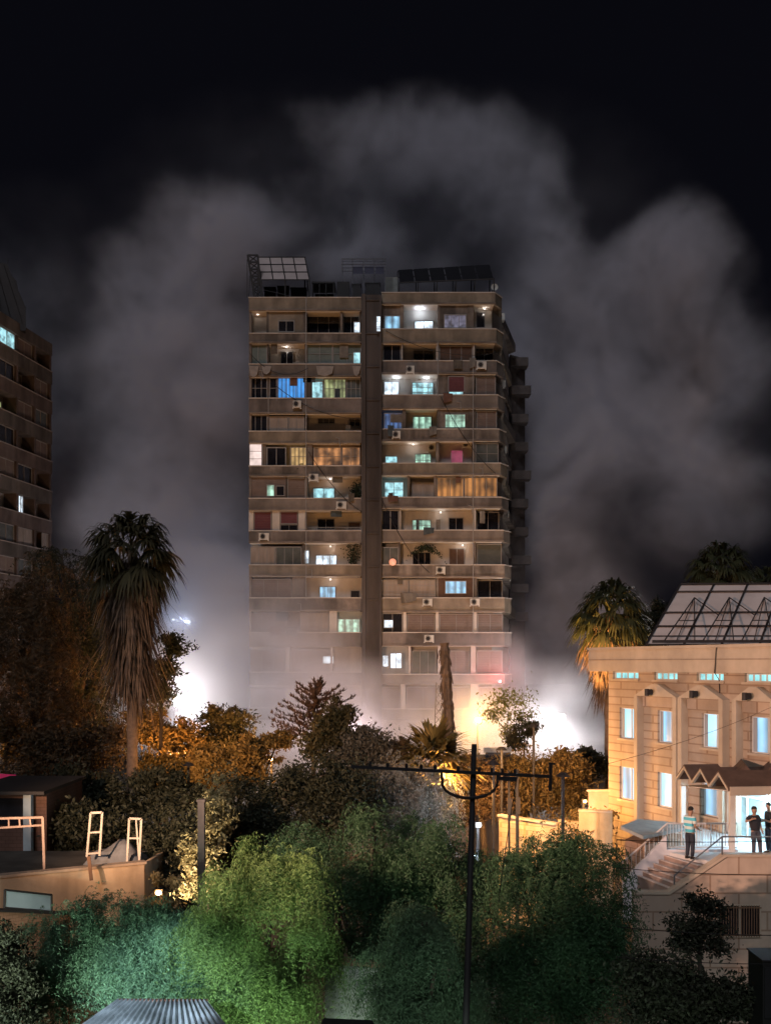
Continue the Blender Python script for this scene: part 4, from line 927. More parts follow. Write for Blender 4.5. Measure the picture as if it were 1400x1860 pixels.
def stripes(name, a, b, sc):
    m = mat(name, a, var=.0); t = m.node_tree; L = t.links.new; bs = t.nodes['Principled BSDF']
    tc = t.nodes.new('ShaderNodeTexCoord'); sx = t.nodes.new('ShaderNodeSeparateXYZ'); L(tc.outputs['Object'], sx.inputs[0])
    k = t.nodes.new('ShaderNodeMath'); k.operation = 'MULTIPLY'; k.inputs[1].default_value = sc; L(sx.outputs[2], k.inputs[0])
    f = t.nodes.new('ShaderNodeMath'); f.operation = 'FRACT'; L(k.outputs[0], f.inputs[0])
    g_ = t.nodes.new('ShaderNodeMath'); g_.operation = 'GREATER_THAN'; g_.inputs[1].default_value = .5; L(f.outputs[0], g_.inputs[0])
    x = t.nodes.new('ShaderNodeMix'); x.data_type = 'RGBA'; L(g_.outputs[0], x.inputs[0]); x.inputs[6].default_value = (*a,1); x.inputs[7].default_value = (*b,1)
    L(x.outputs[2], bs.inputs['Base Color']); return m
JEANS = mat('dark_jeans', (.035,.04,.055), var=.2, scale=8); BLACKT = mat('dark_tshirt', (.03,.03,.037), var=.2, scale=8)
person((X(1253,36.0),36.0,ZT), R(125), 'man in a turquoise and white striped shirt standing alone at the stair top', 
       dict(wrr=(.16,-.30,1.16), elr=(.25,-.04,1.13), wrl=(-.20,-.22,1.02), head=(0,-.04,1.68)), stripes('striped_shirt', (.10,.50,.62), (.62,.72,.70), 5.0), JEANS, 1.76)
person((X(1372,36.4),36.4,ZT), R(10), 'man in a dark T-shirt holding one bent arm out on the terrace', 
       dict(chest=(-.05,-.02,1.28), ntop=(-.07,-.03,1.44), neck=(-.08,-.05,1.52), head0=(-.085,-.06,1.59), head=(-.09,-.07,1.67), crown=(-.09,-.06,1.735), shl=(-.23,-.02,1.41), shr=(.10,-.02,1.42),
            ell=(-.44,-.12,1.26), wrl=(-.30,-.28,1.36), elr=(.18,.02,1.15), wrr=(.17,-.12,.95), knl=(-.08,-.03,.50), anl=(-.06,.02,.09), knr=(.15,-.02,.5), anr=(.20,.02,.09), tol=(-.09,-.14,.03), tor=(.23,-.14,.03)), BLACKT, mat('grey_trousers', (.07,.07,.085), var=.2, scale=8), 1.74)
person((X(1397,37.0),37.0,ZT), R(-80), 'man in black cut off by the right edge of the picture', 
       dict(wrr=(.14,-.30,1.22), elr=(.22,-.06,1.14), wrl=(-.16,-.24,1.10)), mat('black_shirt', (.018,.018,.02), var=.2), JEANS, 1.78)
# ================================================================= VEGETATION
RNG = np.random.default_rng(11)
def fast_mesh(name, V, Fq, mt, parent=None, k=4):
    me = bpy.data.meshes.new(name); V = np.asarray(V, dtype=np.float32); Fq = np.asarray(Fq, dtype=np.int32)
    me.vertices.add(len(V)); me.vertices.foreach_set('co', V.ravel())
    me.loops.add(Fq.size); me.loops.foreach_set('vertex_index', Fq.ravel())
    me.polygons.add(len(Fq)); me.polygons.foreach_set('loop_start', np.arange(0, Fq.size, k, dtype=np.int32)); me.polygons.foreach_set('loop_total', np.full(len(Fq), k, dtype=np.int32))
    me.update(calc_edges=True); me.materials.append(mt)
    o = bpy.data.objects.new(name, me); C.collection.objects.link(o)
    if parent is not None: par(o, parent)
    return o
def unit(n, down=0.):
    u = RNG.normal(size=(n,3)); u[:,2] -= down; return u/np.linalg.norm(u,axis=1,keepdims=True)
def leaf_quads(c, u, l, w):
    n = len(c); r = unit(n); v = np.cross(u, r); v /= np.linalg.norm(v,axis=1,keepdims=True)+1e-9
    l = np.broadcast_to(l, (n,))[:,None]; w = np.broadcast_to(w, (n,))[:,None]
    V = np.stack([c-u*l, c-v*w, c+u*l, c+v*w], 1).reshape(-1,3)
    return V, np.arange(4*n).reshape(n,4)
def lobes_of(lobes, Y, dep=.8):
    out = []
    for q in lobes:
        px, py, rx, rz = q[:4]; dy = q[4] if len(q) > 4 else 0; y = Y+dy; k = y/F
        out.append((np.array(P(px,py,y)), np.array([rx*k, (rx+rz)*.5*k*dep, rz*k])))
    return out
BARK = mat('bark', (.06,.045,.035), var=.4, scale=4, bump=.5, streak=True)
def tree(label, base_px, Y, lobes, n, leaf, mt, style='leaf', group=None, name='leafy_tree', cat='tree', clumps=26, trunk_r=.16, spread=.16, inner=.35, strand=1.1, ground=0., dep=.8):
    bx = X(base_px, Y); T = empty(name, (bx, Y, ground), label, cat, group)
    main = lobes
    if style == 'strand' and Y < 40:                # break the big masses into uneven sprays
        lobes = []
        for q in main:
            for _ in range(4):
                a = RNG.random()*6.283; t = .30+.65*RNG.random()
                lobes.append((q[0]+q[2]*t*math.cos(a), q[1]+q[3]*t*math.sin(a), q[2]*(.36+.3*RNG.random()), q[3]*(.34+.3*RNG.random()), RNG.normal()*.45))
    LB = lobes_of(lobes, Y, dep); vol = np.array([q[1].prod()**.67 for q in LB]); vol /= vol.sum()
    cs, us, ls = [], [], []
    for (c, r), f in zip(LB, vol):
        m = max(60, int(n*f)); kk = max(4 if (style == 'strand' and Y < 40) else 6, int(clumps*len(LB)*f))
        d = unit(kk); rad = inner+(1-inner)*RNG.random(kk)**.5; rad *= 1+.24*RNG.normal(size=kk)
        cl = c+d*rad[:,None]*r*np.array([1,1,1]); cr = (.6+.8*RNG.random(kk))*spread*r.mean()*1.6
        i = RNG.integers(0, kk, m)
        if style == 'leaf':
            q = cl[i]+RNG.normal(size=(m,3))*cr[i][:,None]*np.array([1.1,1.1,.7]); cs.append(q); us.append(unit(m)); ls.append(leaf*(.6+.8*RNG.random(m)))
        elif style == 'strand':
            ns = max(8, m//26); j = RNG.integers(0, kk, ns); s0 = cl[j]+RNG.normal(size=(ns,3))*cr[j][:,None]
            out = s0-c; out[:,2] = 0; out /= np.linalg.norm(out,axis=1,keepdims=True)+1e-6
            ln = strand*(.5+RNG.random(ns)); t = np.linspace(0,1,13)
            sway = RNG.normal(size=(ns,3))*.12
            for ti in t:
                p_ = s0+out*(ln*.55*np.sqrt(ti))[:,None]*.7+sway*ti; p_[:,2] += ln*(.22*np.sin(ti*2.2)-.95*ti**1.6)
                for s in (-1,1):
                    u_ = np.cross(out, [0,0,1])*s*.8+np.array([0,0,-.75])+RNG.normal(size=(ns,3))*.35; u_ /= np.linalg.norm(u_,axis=1,keepdims=True)
                    cs.append(p_+u_*leaf*.9); us.append(u_); ls.append(leaf*(.8+.5*RNG.random(ns)))
    c = np.concatenate(cs); u = np.concatenate(us); l = np.concatenate(ls)
    V, Fq = leaf_quads(c, u, l, l*(.42 if style == 'leaf' else .2))
    fast_mesh('crown', V, Fq, mt, T)
    m = MB(); top = Vector(LB[0][0]); zb = ground
    low = min(q[0][2]-q[1][2]*.4 for q in LB); fork = Vector((bx+(top.x-bx)*.3, Y, max(zb+.8, low)))
    m.tube([(bx,Y,zb-.2),((bx+fork.x)/2+.1,Y,(zb+fork.z)/2),fork],[trunk_r*1.3,trunk_r,trunk_r*.85],7)
    for c_, r_ in (LB[::4] if len(LB) > 14 else LB):
        e = Vector(c_); mid = fork.lerp(e,.5)+Vector((RNG.normal()*.15,RNG.normal()*.15,.1))
        m.tube([fork,mid,e],[trunk_r*.6,trunk_r*.4,trunk_r*.2],5)
        for _ in range(5 if Y > 40 else 2):
            d = unit(1)[0]*r_*(.85 if Y > 40 else .5); g_ = e+Vector(d); m.tube([mid.lerp(e,.4),e.lerp(g_,.5)+Vector((0,0,.08)),g_],[trunk_r*.25,trunk_r*.14,.012],4)
    m.build('trunk', BARK, T, True)
    return T

NDEAD = 16
def fan_palm(label, px, Y, crown_py, base_r, nf, fl, skirt_py, mt, dead, name='palm_tree', ns=260, trunk_r=.3, droop=1., sr=1.3, lean=0, group='palm trees'):
    x = X(px,Y); zc = Z(crown_py,Y); T = empty(name, (x,Y,0), label, 'palm tree', group)
    m = MB(); k = 14
    m.tube([(x-lean*(1-i/k),Y,zc*i/k) for i in range(k+1)],[trunk_r*(1.15-.25*i/k)+.02*(i%2) for i in range(k+1)],9).build('trunk', mat('palm_bark', (.17,.12,.09), var=.4, scale=5, bump=.5), T, True)
    Vs, Fs = [], []
    def blade(p0, d, ln, w, sag):
        # a thin three-segment tapering strip which sags
        d = d/np.linalg.norm(d); s = np.cross(d,[0,0,1.0]); s = s/(np.linalg.norm(s)+1e-6)
        pts = []
        for t, ww in ((0,.45),(.4,1),(.75,.7),(1,.08)):
            q = p0+d*ln*t; q = q+np.array([0,0,-sag*ln*t**2.4]); pts += [q-s*w*ww, q+s*w*ww]
        b = len(Vs); Vs.extend(pts)
        for i in range(3): Fs.append((b+2*i,b+2*i+1,b+2*i+3,b+2*i+2))
    top = np.array([x,Y,zc])
    for i in range(nf):
        az = i*2.399963+RNG.normal()*.2; el = 1.35-1.95*((i+.5)/nf)**.9+RNG.normal()*.08
        d = np.array([math.cos(az)*math.cos(el), math.sin(az)*math.cos(el), math.sin(el)])
        pl = base_r*(.75+.3*RNG.random()); p1 = top+d*pl+np.array([0,0,-.12*pl*(1.5-el)])
        blade(top, p1-top, np.linalg.norm(p1-top), .035, 0.)
        s = np.cross(d,[0,0,1.0]); s /= np.linalg.norm(s)+1e-6; up = np.cross(s,d)
        for j in range(22):
            a = (j-10.5)/10.5*1.75; dd = d*math.cos(a)+s*math.sin(a)+up*(.10*math.cos(a)-.12*abs(math.sin(a)))
            blade(p1, dd, fl*(.75+.3*math.cos(a))*(.9+.2*RNG.random()), fl*.058, droop*(.55+.4*RNG.random()))
    fast_mesh('crown', Vs, Fs, mt, T)
    if ns > 100:                                   # dead fans hanging just under the green ones
        Vs, Fs = [], []
        for i in range(NDEAD):
            az = i*2.4+RNG.normal()*.3; el = -.35-.75*RNG.random(); d = np.array([math.cos(az)*math.cos(el), math.sin(az)*math.cos(el), math.sin(el)])
            q = top-np.array([0,0,.3+.5*RNG.random()*base_r]); p1 = q+d*base_r*(.45+.35*RNG.random()); blade(q, p1-q, np.linalg.norm(p1-q), .035, 0.)
            s = np.cross(d,[0,0,1.0]); s /= np.linalg.norm(s)+1e-6
            for j in range(18):
                a = (j-8.5)/8.5*1.2; dd = d*math.cos(a)+s*math.sin(a)*.7; blade(p1, dd+RNG.normal(size=3)*.06, fl*(.7+.3*math.cos(a)), fl*.05, .9+.4*RNG.random())
        fast_mesh('dead_fan', Vs, Fs, dead, T)
    if ns:
        Vs, Fs = [], []; zs = Z(skirt_py,Y); Hs = zc-zs
        for i in range(ns):
            az = RNG.random()*2*math.pi; t = RNG.random()**.8; z0 = zc-.1-t*Hs*.72
            r0 = trunk_r; rr = sr*(1-.62*t)*(.55+.5*RNG.random()); ln = (1.0+1.3*RNG.random())*Hs*.26
            d = np.array([math.cos(az),math.sin(az),0]); p0 = np.array([x,Y,z0])+d*r0; p1 = p0+d*rr*.8+np.array([0,0,-.25*rr])
            blade(p0, p1-p0, np.linalg.norm(p1-p0), .03, .1)
            for j in range(9):
                q = RNG.normal(size=3)*.13; blade(p1+q*.5, np.array([d[0]*.12,d[1]*.12,-1])+q*1.5, ln*(.35+.75*RNG.random()**1.5), .04, 0.)
        fast_mesh('dead_frond_skirt', Vs, Fs, dead, T)
    return T

OLIVE = leafmat('olive_leaf', (.030,.034,.016), (.10,.085,.045)); BRN = leafmat('brown_leaf', (.04,.03,.018), (.14,.09,.05))
PALMG = leafmat('palm_leaf', (.03,.04,.02), (.07,.075,.035), .15); DEAD = leafmat('dead_frond', (.05,.035,.028), (.24,.165,.12), .15, scale=2.5)
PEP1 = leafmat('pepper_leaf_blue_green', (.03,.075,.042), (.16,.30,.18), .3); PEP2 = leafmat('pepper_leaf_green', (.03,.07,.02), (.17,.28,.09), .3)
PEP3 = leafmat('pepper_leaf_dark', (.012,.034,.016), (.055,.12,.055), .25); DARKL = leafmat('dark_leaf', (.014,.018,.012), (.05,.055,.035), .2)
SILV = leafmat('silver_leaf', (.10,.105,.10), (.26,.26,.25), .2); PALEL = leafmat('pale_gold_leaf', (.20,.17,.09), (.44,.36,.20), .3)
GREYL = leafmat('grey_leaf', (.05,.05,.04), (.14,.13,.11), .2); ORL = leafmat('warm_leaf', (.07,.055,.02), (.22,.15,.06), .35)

def vegetation():
    # ---- left tall trees
    tree('tall weeping brown tree at the far left in front of the cut off tower', 70, 58, [(60,1075,48,62),(35,1150,55,80),(90,1180,45,90),(30,1260,50,70),(110,1290,40,60)], 30000, .13, BRN, 'strand', 'tall trees at the left', 'weeping_tree', strand=1.7, trunk_r=.3, clumps=30)
    tree('tall dark tree right beside the big palm on its left', 150, 64, [(110,1020,48,30),(165,1080,35,60),(140,1130,50,80),(175,1230,38,70),(150,1310,50,50)], 26000, .13, DARKL, 'strand', 'tall trees at the left', 'weeping_tree', strand=1.6, trunk_r=.3, clumps=30)
    tree('sparse dark tree peeping out on the right of the big palm', 285, 62, [(312,1172,22,20),(298,1215,22,22),(285,1255,26,26)], 4200, .13, DARKL, 'leaf', None, 'leafy_tree', spread=.2, trunk_r=.12)
    # ---- palms
    fan_palm('tall shaggy palm with a long skirt of dead fronds at the left', 240, 54, 1000, 1.65, 40, 1.45, 1262, leafmat('olive_palm_leaf', (.025,.024,.014), (.085,.072,.036), .15), leafmat('dark_dead_frond', (.035,.026,.022), (.17,.12,.09), .15, scale=2.5), ns=300, trunk_r=.26, sr=.72)
    fan_palm('orange lit palm rising behind the left end of the stone building', 1108, 60, 1112, 1.5, 46, 1.3, 1265, PALMG, DEAD, ns=260, trunk_r=.30, sr=1.0)
    fan_palm('dark palm top above the slanted roof canopy', 1308, 74, 1030, 1.5, 40, 1.3, 1090, PALMG, DARKL, ns=60, trunk_r=.3, sr=1.0)
    fan_palm('dark palm half cut off by the right edge above the roof canopy', 1400, 80, 1062, 1.3, 34, 1.1, 1110, PALMG, DARKL, ns=30, trunk_r=.3, sr=.9)
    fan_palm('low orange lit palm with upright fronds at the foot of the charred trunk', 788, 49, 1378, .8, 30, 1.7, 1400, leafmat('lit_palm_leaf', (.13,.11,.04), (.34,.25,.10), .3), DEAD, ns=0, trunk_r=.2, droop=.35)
    fan_palm('small reddish palm left of the low orange lit palm', 733, 51, 1368, .45, 20, .8, 1400, BRN, DEAD, ns=0, trunk_r=.12, droop=.5)
    tree('silvery tree with long drooping leaves in front of the grey trees', 750, 46, [(735,1415,48,36),(785,1440,42,42),(705,1440,36,36),(750,1470,60,40)], 30000, .085, SILV, 'strand', None, 'weeping_tree', strand=1.5, spread=.2, clumps=30)
    # ---- middle distance
    tree('leafy tree glowing orange under the left floodlight', 300, 66, [(290,1330,45,30),(255,1310,30,28),(330,1350,35,25)], 9000, .13, ORL, group='orange lit trees in the middle distance')
    tree('open crowned tree silhouetted against the bright smoke right of the left floodlight', 405, 68, [(400,1300,30,20),(435,1305,22,18),(385,1340,38,28),(430,1350,30,26)], 6500, .13, OLIVE, group='orange lit trees in the middle distance', spread=.2)
    tree('rust coloured bushy tree below the open crowned tree', 365, 60, [(340,1395,55,38),(410,1395,50,38),(290,1400,35,30)], 13000, .12, ORL, group='orange lit trees in the middle distance')
    tree('small tree with amber leaves left of the feathery conifer', 480, 62, [(470,1365,32,24),(505,1345,28,20),(450,1400,35,25)], 7000, .12, ORL, group='orange lit trees in the middle distance')
    tree('brown bushy tree with white light showing through beneath the tall palm', 140, 56, [(110,1360,50,45),(170,1370,45,45),(60,1380,45,45),(205,1340,35,35)], 9000, .12, BRN, group='dark bushes left of the lot', spread=.2)
    tree('amber tree at the far left edge above the magenta sign', 12, 60, [(10,1335,26,30),(40,1350,30,30)], 4500, .13, ORL, group='dark bushes left of the lot')
    tree('dark bush just right of the big palm trunk', 290, 48, [(280,1440,50,40),(330,1450,45,38)], 9000, .11, DARKL, group='dark bushes left of the lot', name='bush', cat='bush')
    tree('dark bush left of the big palm trunk behind the lot', 150, 48, [(130,1435,60,40),(200,1450,50,40)], 10000, .11, DARKL, group='dark bushes left of the lot', name='bush', cat='bush')
    tree('black undergrowth behind the tall metal ladder frames', 230, 42, [(200,1510,70,50),(120,1500,60,45),(290,1520,60,55),(330,1570,45,50)], 15000, .10, DARKL, group='dark bushes left of the lot', name='bush', cat='bush')
    tree('black undergrowth between the concrete post and the small orange lamp', 330, 37, [(340,1540,50,60),(300,1580,40,40),(390,1600,50,50),(350,1640,70,40)], 14000, .09, DARKL, group='dark bushes left of the lot', name='bush', cat='bush')
    # feathery conifer
    T = empty('conifer_tree', (X(568,60),60,0), 'feathery dark reddish conifer with upswept twigs above the middle trees', 'tree')
    cs, us, ls = [], [], []
    for k in range(64):
        t = (k/63)**.8; py = 1246+100*t; w_ = (6+80*t**.85)/F*60; az = k*2.4; c0 = np.array(P(572+8*math.sin(k),py,60)); d = np.array([math.cos(az)*1.15,math.sin(az)*.7,.16]); L_ = w_*(.75+.5*RNG.random())
        for j in range(11):
            b = c0+d*L_*(j/10); b[2] += .35*(j/10)**2
            for s in range(5):
                u_ = d*.5+np.array([0,0,.75])+RNG.normal(size=3)*.4; u_ /= np.linalg.norm(u_); cs.append(b+u_*.12); us.append(u_); ls.append(.17)
    V, Fq = leaf_quads(np.array(cs), np.array(us), np.array(ls), np.array(ls)*.22); fast_mesh('crown', V, Fq, leafmat('reddish_needle', (.035,.022,.018), (.10,.06,.045)), T)
    MB().tube([(X(568,60),60,-.2),P(570,1340,60),P(572,1246,60)],[.2,.12,.03],7).build('trunk', BARK, T, True)
    tree('rounded dark grey green tree touching the right side of the conifer', 615, 58, [(612,1310,34,30),(600,1350,45,36),(640,1350,28,30)], 12000, .11, OLIVE, group='grey green trees in the centre')
    tree('ash grey rounded tree right of the dark grey green tree', 680, 56, [(675,1355,38,30),(700,1385,38,34),(650,1390,38,34)], 13000, .10, GREYL, group='grey green trees in the centre', spread=.2)
    tree('dark broad tree under the ash grey tree', 600, 44, [(560,1420,70,50),(640,1450,70,50),(500,1440,50,55),(600,1490,70,45)], 22000, .09, DARKL, group='grey green trees in the centre')
    tree('black tree with pale gold leaves along its left side', 430, 33, [(430,1480,48,70),(460,1540,60,60),(400,1560,36,50)], 20000, .07, DARKL, group=None)
    tree('slender pale gold leaved tree lit by the small orange lamp', 372, 30.5, [(392,1490,20,50),(372,1545,24,40),(350,1580,18,45),(398,1440,12,26),(385,1600,24,28)], 9000, .075, PALEL, spread=.17, trunk_r=.06)
    tree('low shrub glowing yellow around the small orange lamp', 295, 33.5, [(280,1598,14,10),(318,1605,18,12),(300,1635,26,14)], 2600, .06, PALEL, name='bush', cat='bush', trunk_r=.03)
    # ---- around the yellow lamp
    tree('thin yellow green tree standing right of the yellow street lamp', 920, 80, [(925,1272,30,14),(898,1298,20,12),(948,1302,20,12),(922,1330,14,12)], 1700, .13, leafmat('yellow_green_leaf', (.10,.11,.03), (.25,.24,.08), .4), spread=.34, trunk_r=.07)
    tree('small bluish green tree between the thin tree and the right floodlight', 950, 77, [(955,1325,18,18),(938,1345,18,16)], 2400, .12, OLIVE, spread=.2, trunk_r=.08)
    tree('wide bush of tangled brown twigs behind the orange block wall', 960, 54, [(945,1400,48,28),(1000,1395,45,26),(1040,1415,38,30),(960,1440,60,35),(1020,1450,45,30)], 20000, .10, ORL, name='bush', cat='bush', group='bushes near the right floodlight', spread=.2)
    tree('dark bush touching the bottom of the right floodlight glow', 1075, 58, [(1070,1372,22,14),(1090,1390,22,20),(1055,1395,24,20)], 4500, .11, DARKL, name='bush', cat='bush', group='bushes near the right floodlight')
    tree('brown bush left of the stone building foot', 1090, 47, [(1085,1490,26,22),(1060,1500,30,26)], 5000, .09, ORL, name='bush', cat='bush', group='bushes near the right floodlight')
    tree('brown bushy tree between the utility pole and the low palm', 880, 52, [(860,1410,36,32),(885,1450,42,38),(840,1455,38,34)], 11000, .10, BRN, name='bush', cat='bush', group='bushes near the right floodlight')
    tree('dark slim tree behind the left foot of the roof canopy', 1190, 70, [(1188,1108,16,20),(1195,1145,22,26),(1180,1180,22,22)], 4500, .12, DARKL, trunk_r=.12)
    # ---- foreground
    kw = dict(style='strand', name='pepper_tree', group='weeping trees in the foreground', inner=.35, spread=.22)
    tree('bluish green weeping tree at the bottom left above the corrugated roof', 200, 25, [(195,1690,95,55),(100,1735,60,50),(290,1685,62,56),(335,1720,40,50),(210,1770,120,60),(75,1800,55,45),(300,1780,60,55)], 150000, .043, PEP1, strand=1.0, clumps=5, trunk_r=.14, **kw)
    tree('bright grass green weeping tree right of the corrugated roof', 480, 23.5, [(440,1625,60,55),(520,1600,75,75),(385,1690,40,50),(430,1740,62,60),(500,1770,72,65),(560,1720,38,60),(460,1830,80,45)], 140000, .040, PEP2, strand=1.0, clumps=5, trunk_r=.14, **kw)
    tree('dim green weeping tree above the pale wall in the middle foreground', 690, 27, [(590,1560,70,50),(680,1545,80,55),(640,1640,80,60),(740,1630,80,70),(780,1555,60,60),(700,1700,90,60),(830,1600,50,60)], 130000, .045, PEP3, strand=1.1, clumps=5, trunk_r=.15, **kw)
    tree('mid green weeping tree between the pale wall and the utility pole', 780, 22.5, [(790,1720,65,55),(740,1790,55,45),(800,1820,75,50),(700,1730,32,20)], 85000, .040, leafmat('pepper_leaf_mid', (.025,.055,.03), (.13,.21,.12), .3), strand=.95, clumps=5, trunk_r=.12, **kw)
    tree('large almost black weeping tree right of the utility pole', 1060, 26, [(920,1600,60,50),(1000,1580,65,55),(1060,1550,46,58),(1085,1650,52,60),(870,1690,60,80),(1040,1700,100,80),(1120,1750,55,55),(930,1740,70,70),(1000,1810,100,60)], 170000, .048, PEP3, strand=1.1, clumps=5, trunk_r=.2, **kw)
    tree('near black shrub in the bottom left corner beside the bluish green tree', 10, 23, [(5,1760,50,50),(20,1830,60,45),(-20,1700,40,40)], 14000, .05, DARKL, name='bush', cat='bush', trunk_r=.05)
    tree('dark leafy shrub in front of the barred basement window', 1270, 24, [(1268,1640,20,20),(1292,1655,20,16),(1245,1680,26,16),(1285,1690,28,18),(1255,1715,26,16),(1300,1720,20,14),(1228,1712,16,12)], 4800, .05, DARKL, spread=.34, name='bush', cat='bush', group='dark shrubs at the bottom right', trunk_r=.06)
    tree('black shrub mass along the bottom right below the barred window', 1250, 21, [(1200,1790,70,50),(1290,1800,60,34),(1240,1840,90,40),(1350,1830,40,30)], 24000, .05, DARKL, name='bush', cat='bush', group='dark shrubs at the bottom right', trunk_r=.06, spread=.18)
vegetation()
# ================================================================= LAMPS SEEN OR INFERRED, AND ONE ADDED LIGHT
def mast_lamp(name, label, px, py, Y, colr, es, power, r=.35, cat='floodlight', lcol=None, heads=1, group=None, out=.9):
    b = P(px,py,Y); t = empty(name, (b.x,Y,0), label, cat, group)
    MB().tube([(b.x,Y+.35,0),(b.x,Y+.35,b.z*.6),(b.x,Y+.35,b.z+.1)],[.12,.09,.06],8).bar((b.x,Y+.35,b.z),(b.x,Y+.05,b.z),.07).build('mast', dark_metal, t)
    MB().box(b.x-r*1.1,b.x+r*1.1,Y+.02,Y+.22,b.z-r*.9,b.z+r*.9).build('housing', dark_metal, t)
    l = MB().sphere((b.x,Y-.02,b.z),r,14,9,(1,.35,.8)).build('lens', glow(name+'_lens_%d'%px, colr, es), t, True)
    lamp_light('lamp_light', (b.x,Y-r*.6-.25,b.z), power, lcol or colr, t, r*.8)
    return t
mast_lamp('floodlight', 'blazing white floodlight on a mast at the left between palm and tower', 325, 1275, 92, (1,.98,.92), 22, 3900, .5, lcol=(1,.93,.88), group='floodlights in the smoke')
mast_lamp('floodlight', 'blazing white floodlight on a mast at the right between tower and stone building', 1014, 1308, 90, (1,1,.96), 26, 5200, .55, lcol=(1,.96,.92), group='floodlights in the smoke')
mast_lamp('street_lamp', 'yellow street lamp glowing in smoke right of the charred trunk', 868, 1308, 84, (1,.72,.25), 14, 2800, .26, 'street lamp', lcol=(1,.50,.11))
mast_lamp('street_lamp', 'amber street lamp behind the amber tree at the far left edge', 4, 1322, 66, (1,.55,.12), 6, 2860, 0.15, 'street lamp', lcol=(1,.45,.10), group='amber lamps among the trees')
mast_lamp('street_lamp', 'amber street lamp hidden in the orange trees under the left floodlight', 312, 1372, 63, (1,.5,.12), 5, 2340, 0.12, 'street lamp', lcol=(1,.42,.12), group='amber lamps among the trees')
mast_lamp('street_lamp', 'amber street lamp low behind the amber tree left of the conifer', 492, 1380, 66, (1,.5,.12), 5, 1820, 0.12, 'street lamp', lcol=(1,.45,.12), group='amber lamps among the trees')
mast_lamp('street_lamp', 'amber street lamp low in front of the low orange lit palm', 800, 1412, 47.6, (1,.55,.15), 5, 3600, 0.09, 'street lamp', lcol=(1,.48,.14), group='amber lamps among the trees')
mast_lamp('street_lamp', 'amber street lamp in the bushes left of the stone building corner', 1062, 1456, 48.0, (1,.55,.15), 6, 260, 0.09, 'street lamp', lcol=(1,.46,.10), group='amber lamps among the trees')
mast_lamp('street_lamp', 'amber street lamp deep in the brown trees left of the big palm', 118, 1330, 70, (1,.5,.12), 5, 2340, 0.12, 'street lamp', lcol=(1,.45,.12), group='amber lamps among the trees')
mast_lamp('garden_lamp', 'small round orange lamp glowing among yellow leaves at the lower left', 288, 1622, 31.5, (1,.62,.25), 9, 140, .10, 'garden lamp', lcol=(1,.45,.12))
mast_lamp('garden_lamp', 'small white lamp right beside the middle of the utility pole', 869, 1499, 43.5, (.8,.92,1), 8, 320, .11, 'lamp')
mast_lamp('garden_lamp', 'tiny bluish white lamp low beside the utility pole', 864, 1556, 44, (.65,.85,1), 9, 60, .10, 'lamp')
mast_lamp('floodlight', 'added unseen light behind the ash grey tree brightening the smoke at the tower foot', 640, 1352, 84.5, (1,.9,.85), 20, 2500, .4, lcol=(1,.80,.78), group='floodlights in the smoke')  # unseen source added to brighten the smoke before the lowest floors
# red beacon bar on the tower corner
t = empty('beacon_light', (X(908,93.4),93.4,Z(1240,93.4)), 'red beacon lamp glowing at the lower right corner of the tower', 'beacon lamp')
MB().sphere(P(908,1238,93.4),.14,10,6).build('lens', glow('red_lens', (1,.15,.12), 5), t); MB().bar(P(908,1238,93.5),P(906,1238,94.9),.06).build('bracket', dark_metal, t)
lamp_light('lamp_light', P(908,1236,93.0), 420, (1,.16,.14), t, .15)
# distant bluish lamps on a mast behind the palm
t = empty('lamp_cluster', (X(333,112),112,0), 'row of tiny distant bluish lamps right of the big palm', 'lamps')
m = MB(); 
for px,py,r in ((315,1126,.10),(328,1124,.08),(341,1129,.24),(352,1127,.07),(322,1128,.06)): m.sphere(P(px,py,112),r,8,5,(1.4,1,.8))
m.build('bulb', glow('blue_bulb', (.7,.85,1), 9), t)
MB().bar(P(309,1131,112.3),P(357,1131,112.3),.1).bar((X(333,112.3),112.3,0),P(333,1131,112.3),.14).build('crossbar', dark_metal, t)
lamp_light('lamp_light', P(335,1127,109), 500, (.55,.72,1), t, .2)

# street lighting on poles plus added lights marked below
def street_pole(label, loc, aim, power, col, spot, grp='street lamps beside the viewer', blend=.6):
    t = empty('street_lamp', (loc[0],loc[1],0), label, 'street lamp', grp)
    MB().tube([(loc[0],loc[1],0),(loc[0],loc[1],loc[2]+.25)],.07,7).build('mast', dark_metal, t)
    MB().tube([(loc[0],loc[1],loc[2]+.2),(loc[0],loc[1],loc[2]+.36)],[.3,.12],10).build('lamp_shade', dark_metal, t)
    dl = (Vector(aim)-Vector(loc)).normalized(); ql = Vector(loc)+dl*.45-Vector((0,0,.1))
    lamp_light('lamp_light', tuple(ql), power, col, t, .15, spot, aim, blend)
street_pole('street lamp left of the viewer shining at the stone building', (-14,10,13), (13.0,43,8.2), 58000, (1,.585,.42), 33)
street_pole('short lamp below the bright green tree', (-2.9,19.6,4.0), (-2.7,23.5,4.9), 680, (.80,1.0,.66), 120, blend=1)
street_pole('short lamp below the bluish green tree', (-9.2,18.5,4.6), (-6.2,25,5.6), 2100, (.86,1.0,.80), 110, blend=1)
street_pole('short lamp below the pale wall', (1.0,16.0,4.2), (1.2,24,4.8), 460, (.78,1.0,.84), 120, blend=1)
street_pole('lamp post left of the viewer shining at the walled lot', (-13,16,10), (-11,36,5), 1250, (1,.74,.56), 55)
street_pole('added fill light left of the viewer shining over the middle trees', (-15,14,12.5), (-3,56,8.6), 60000, (1,.58,.34), 34)  # added fill for the palm and middle trees, not a known lamp
street_pole('added cool light left of the viewer brightening the corrugated roof', (-7.5,5,11.5), (-5.3,20.4,5.2), 34000, (.72,.88,1), 15)  # added overhead light that lifts the roof sheets out of black
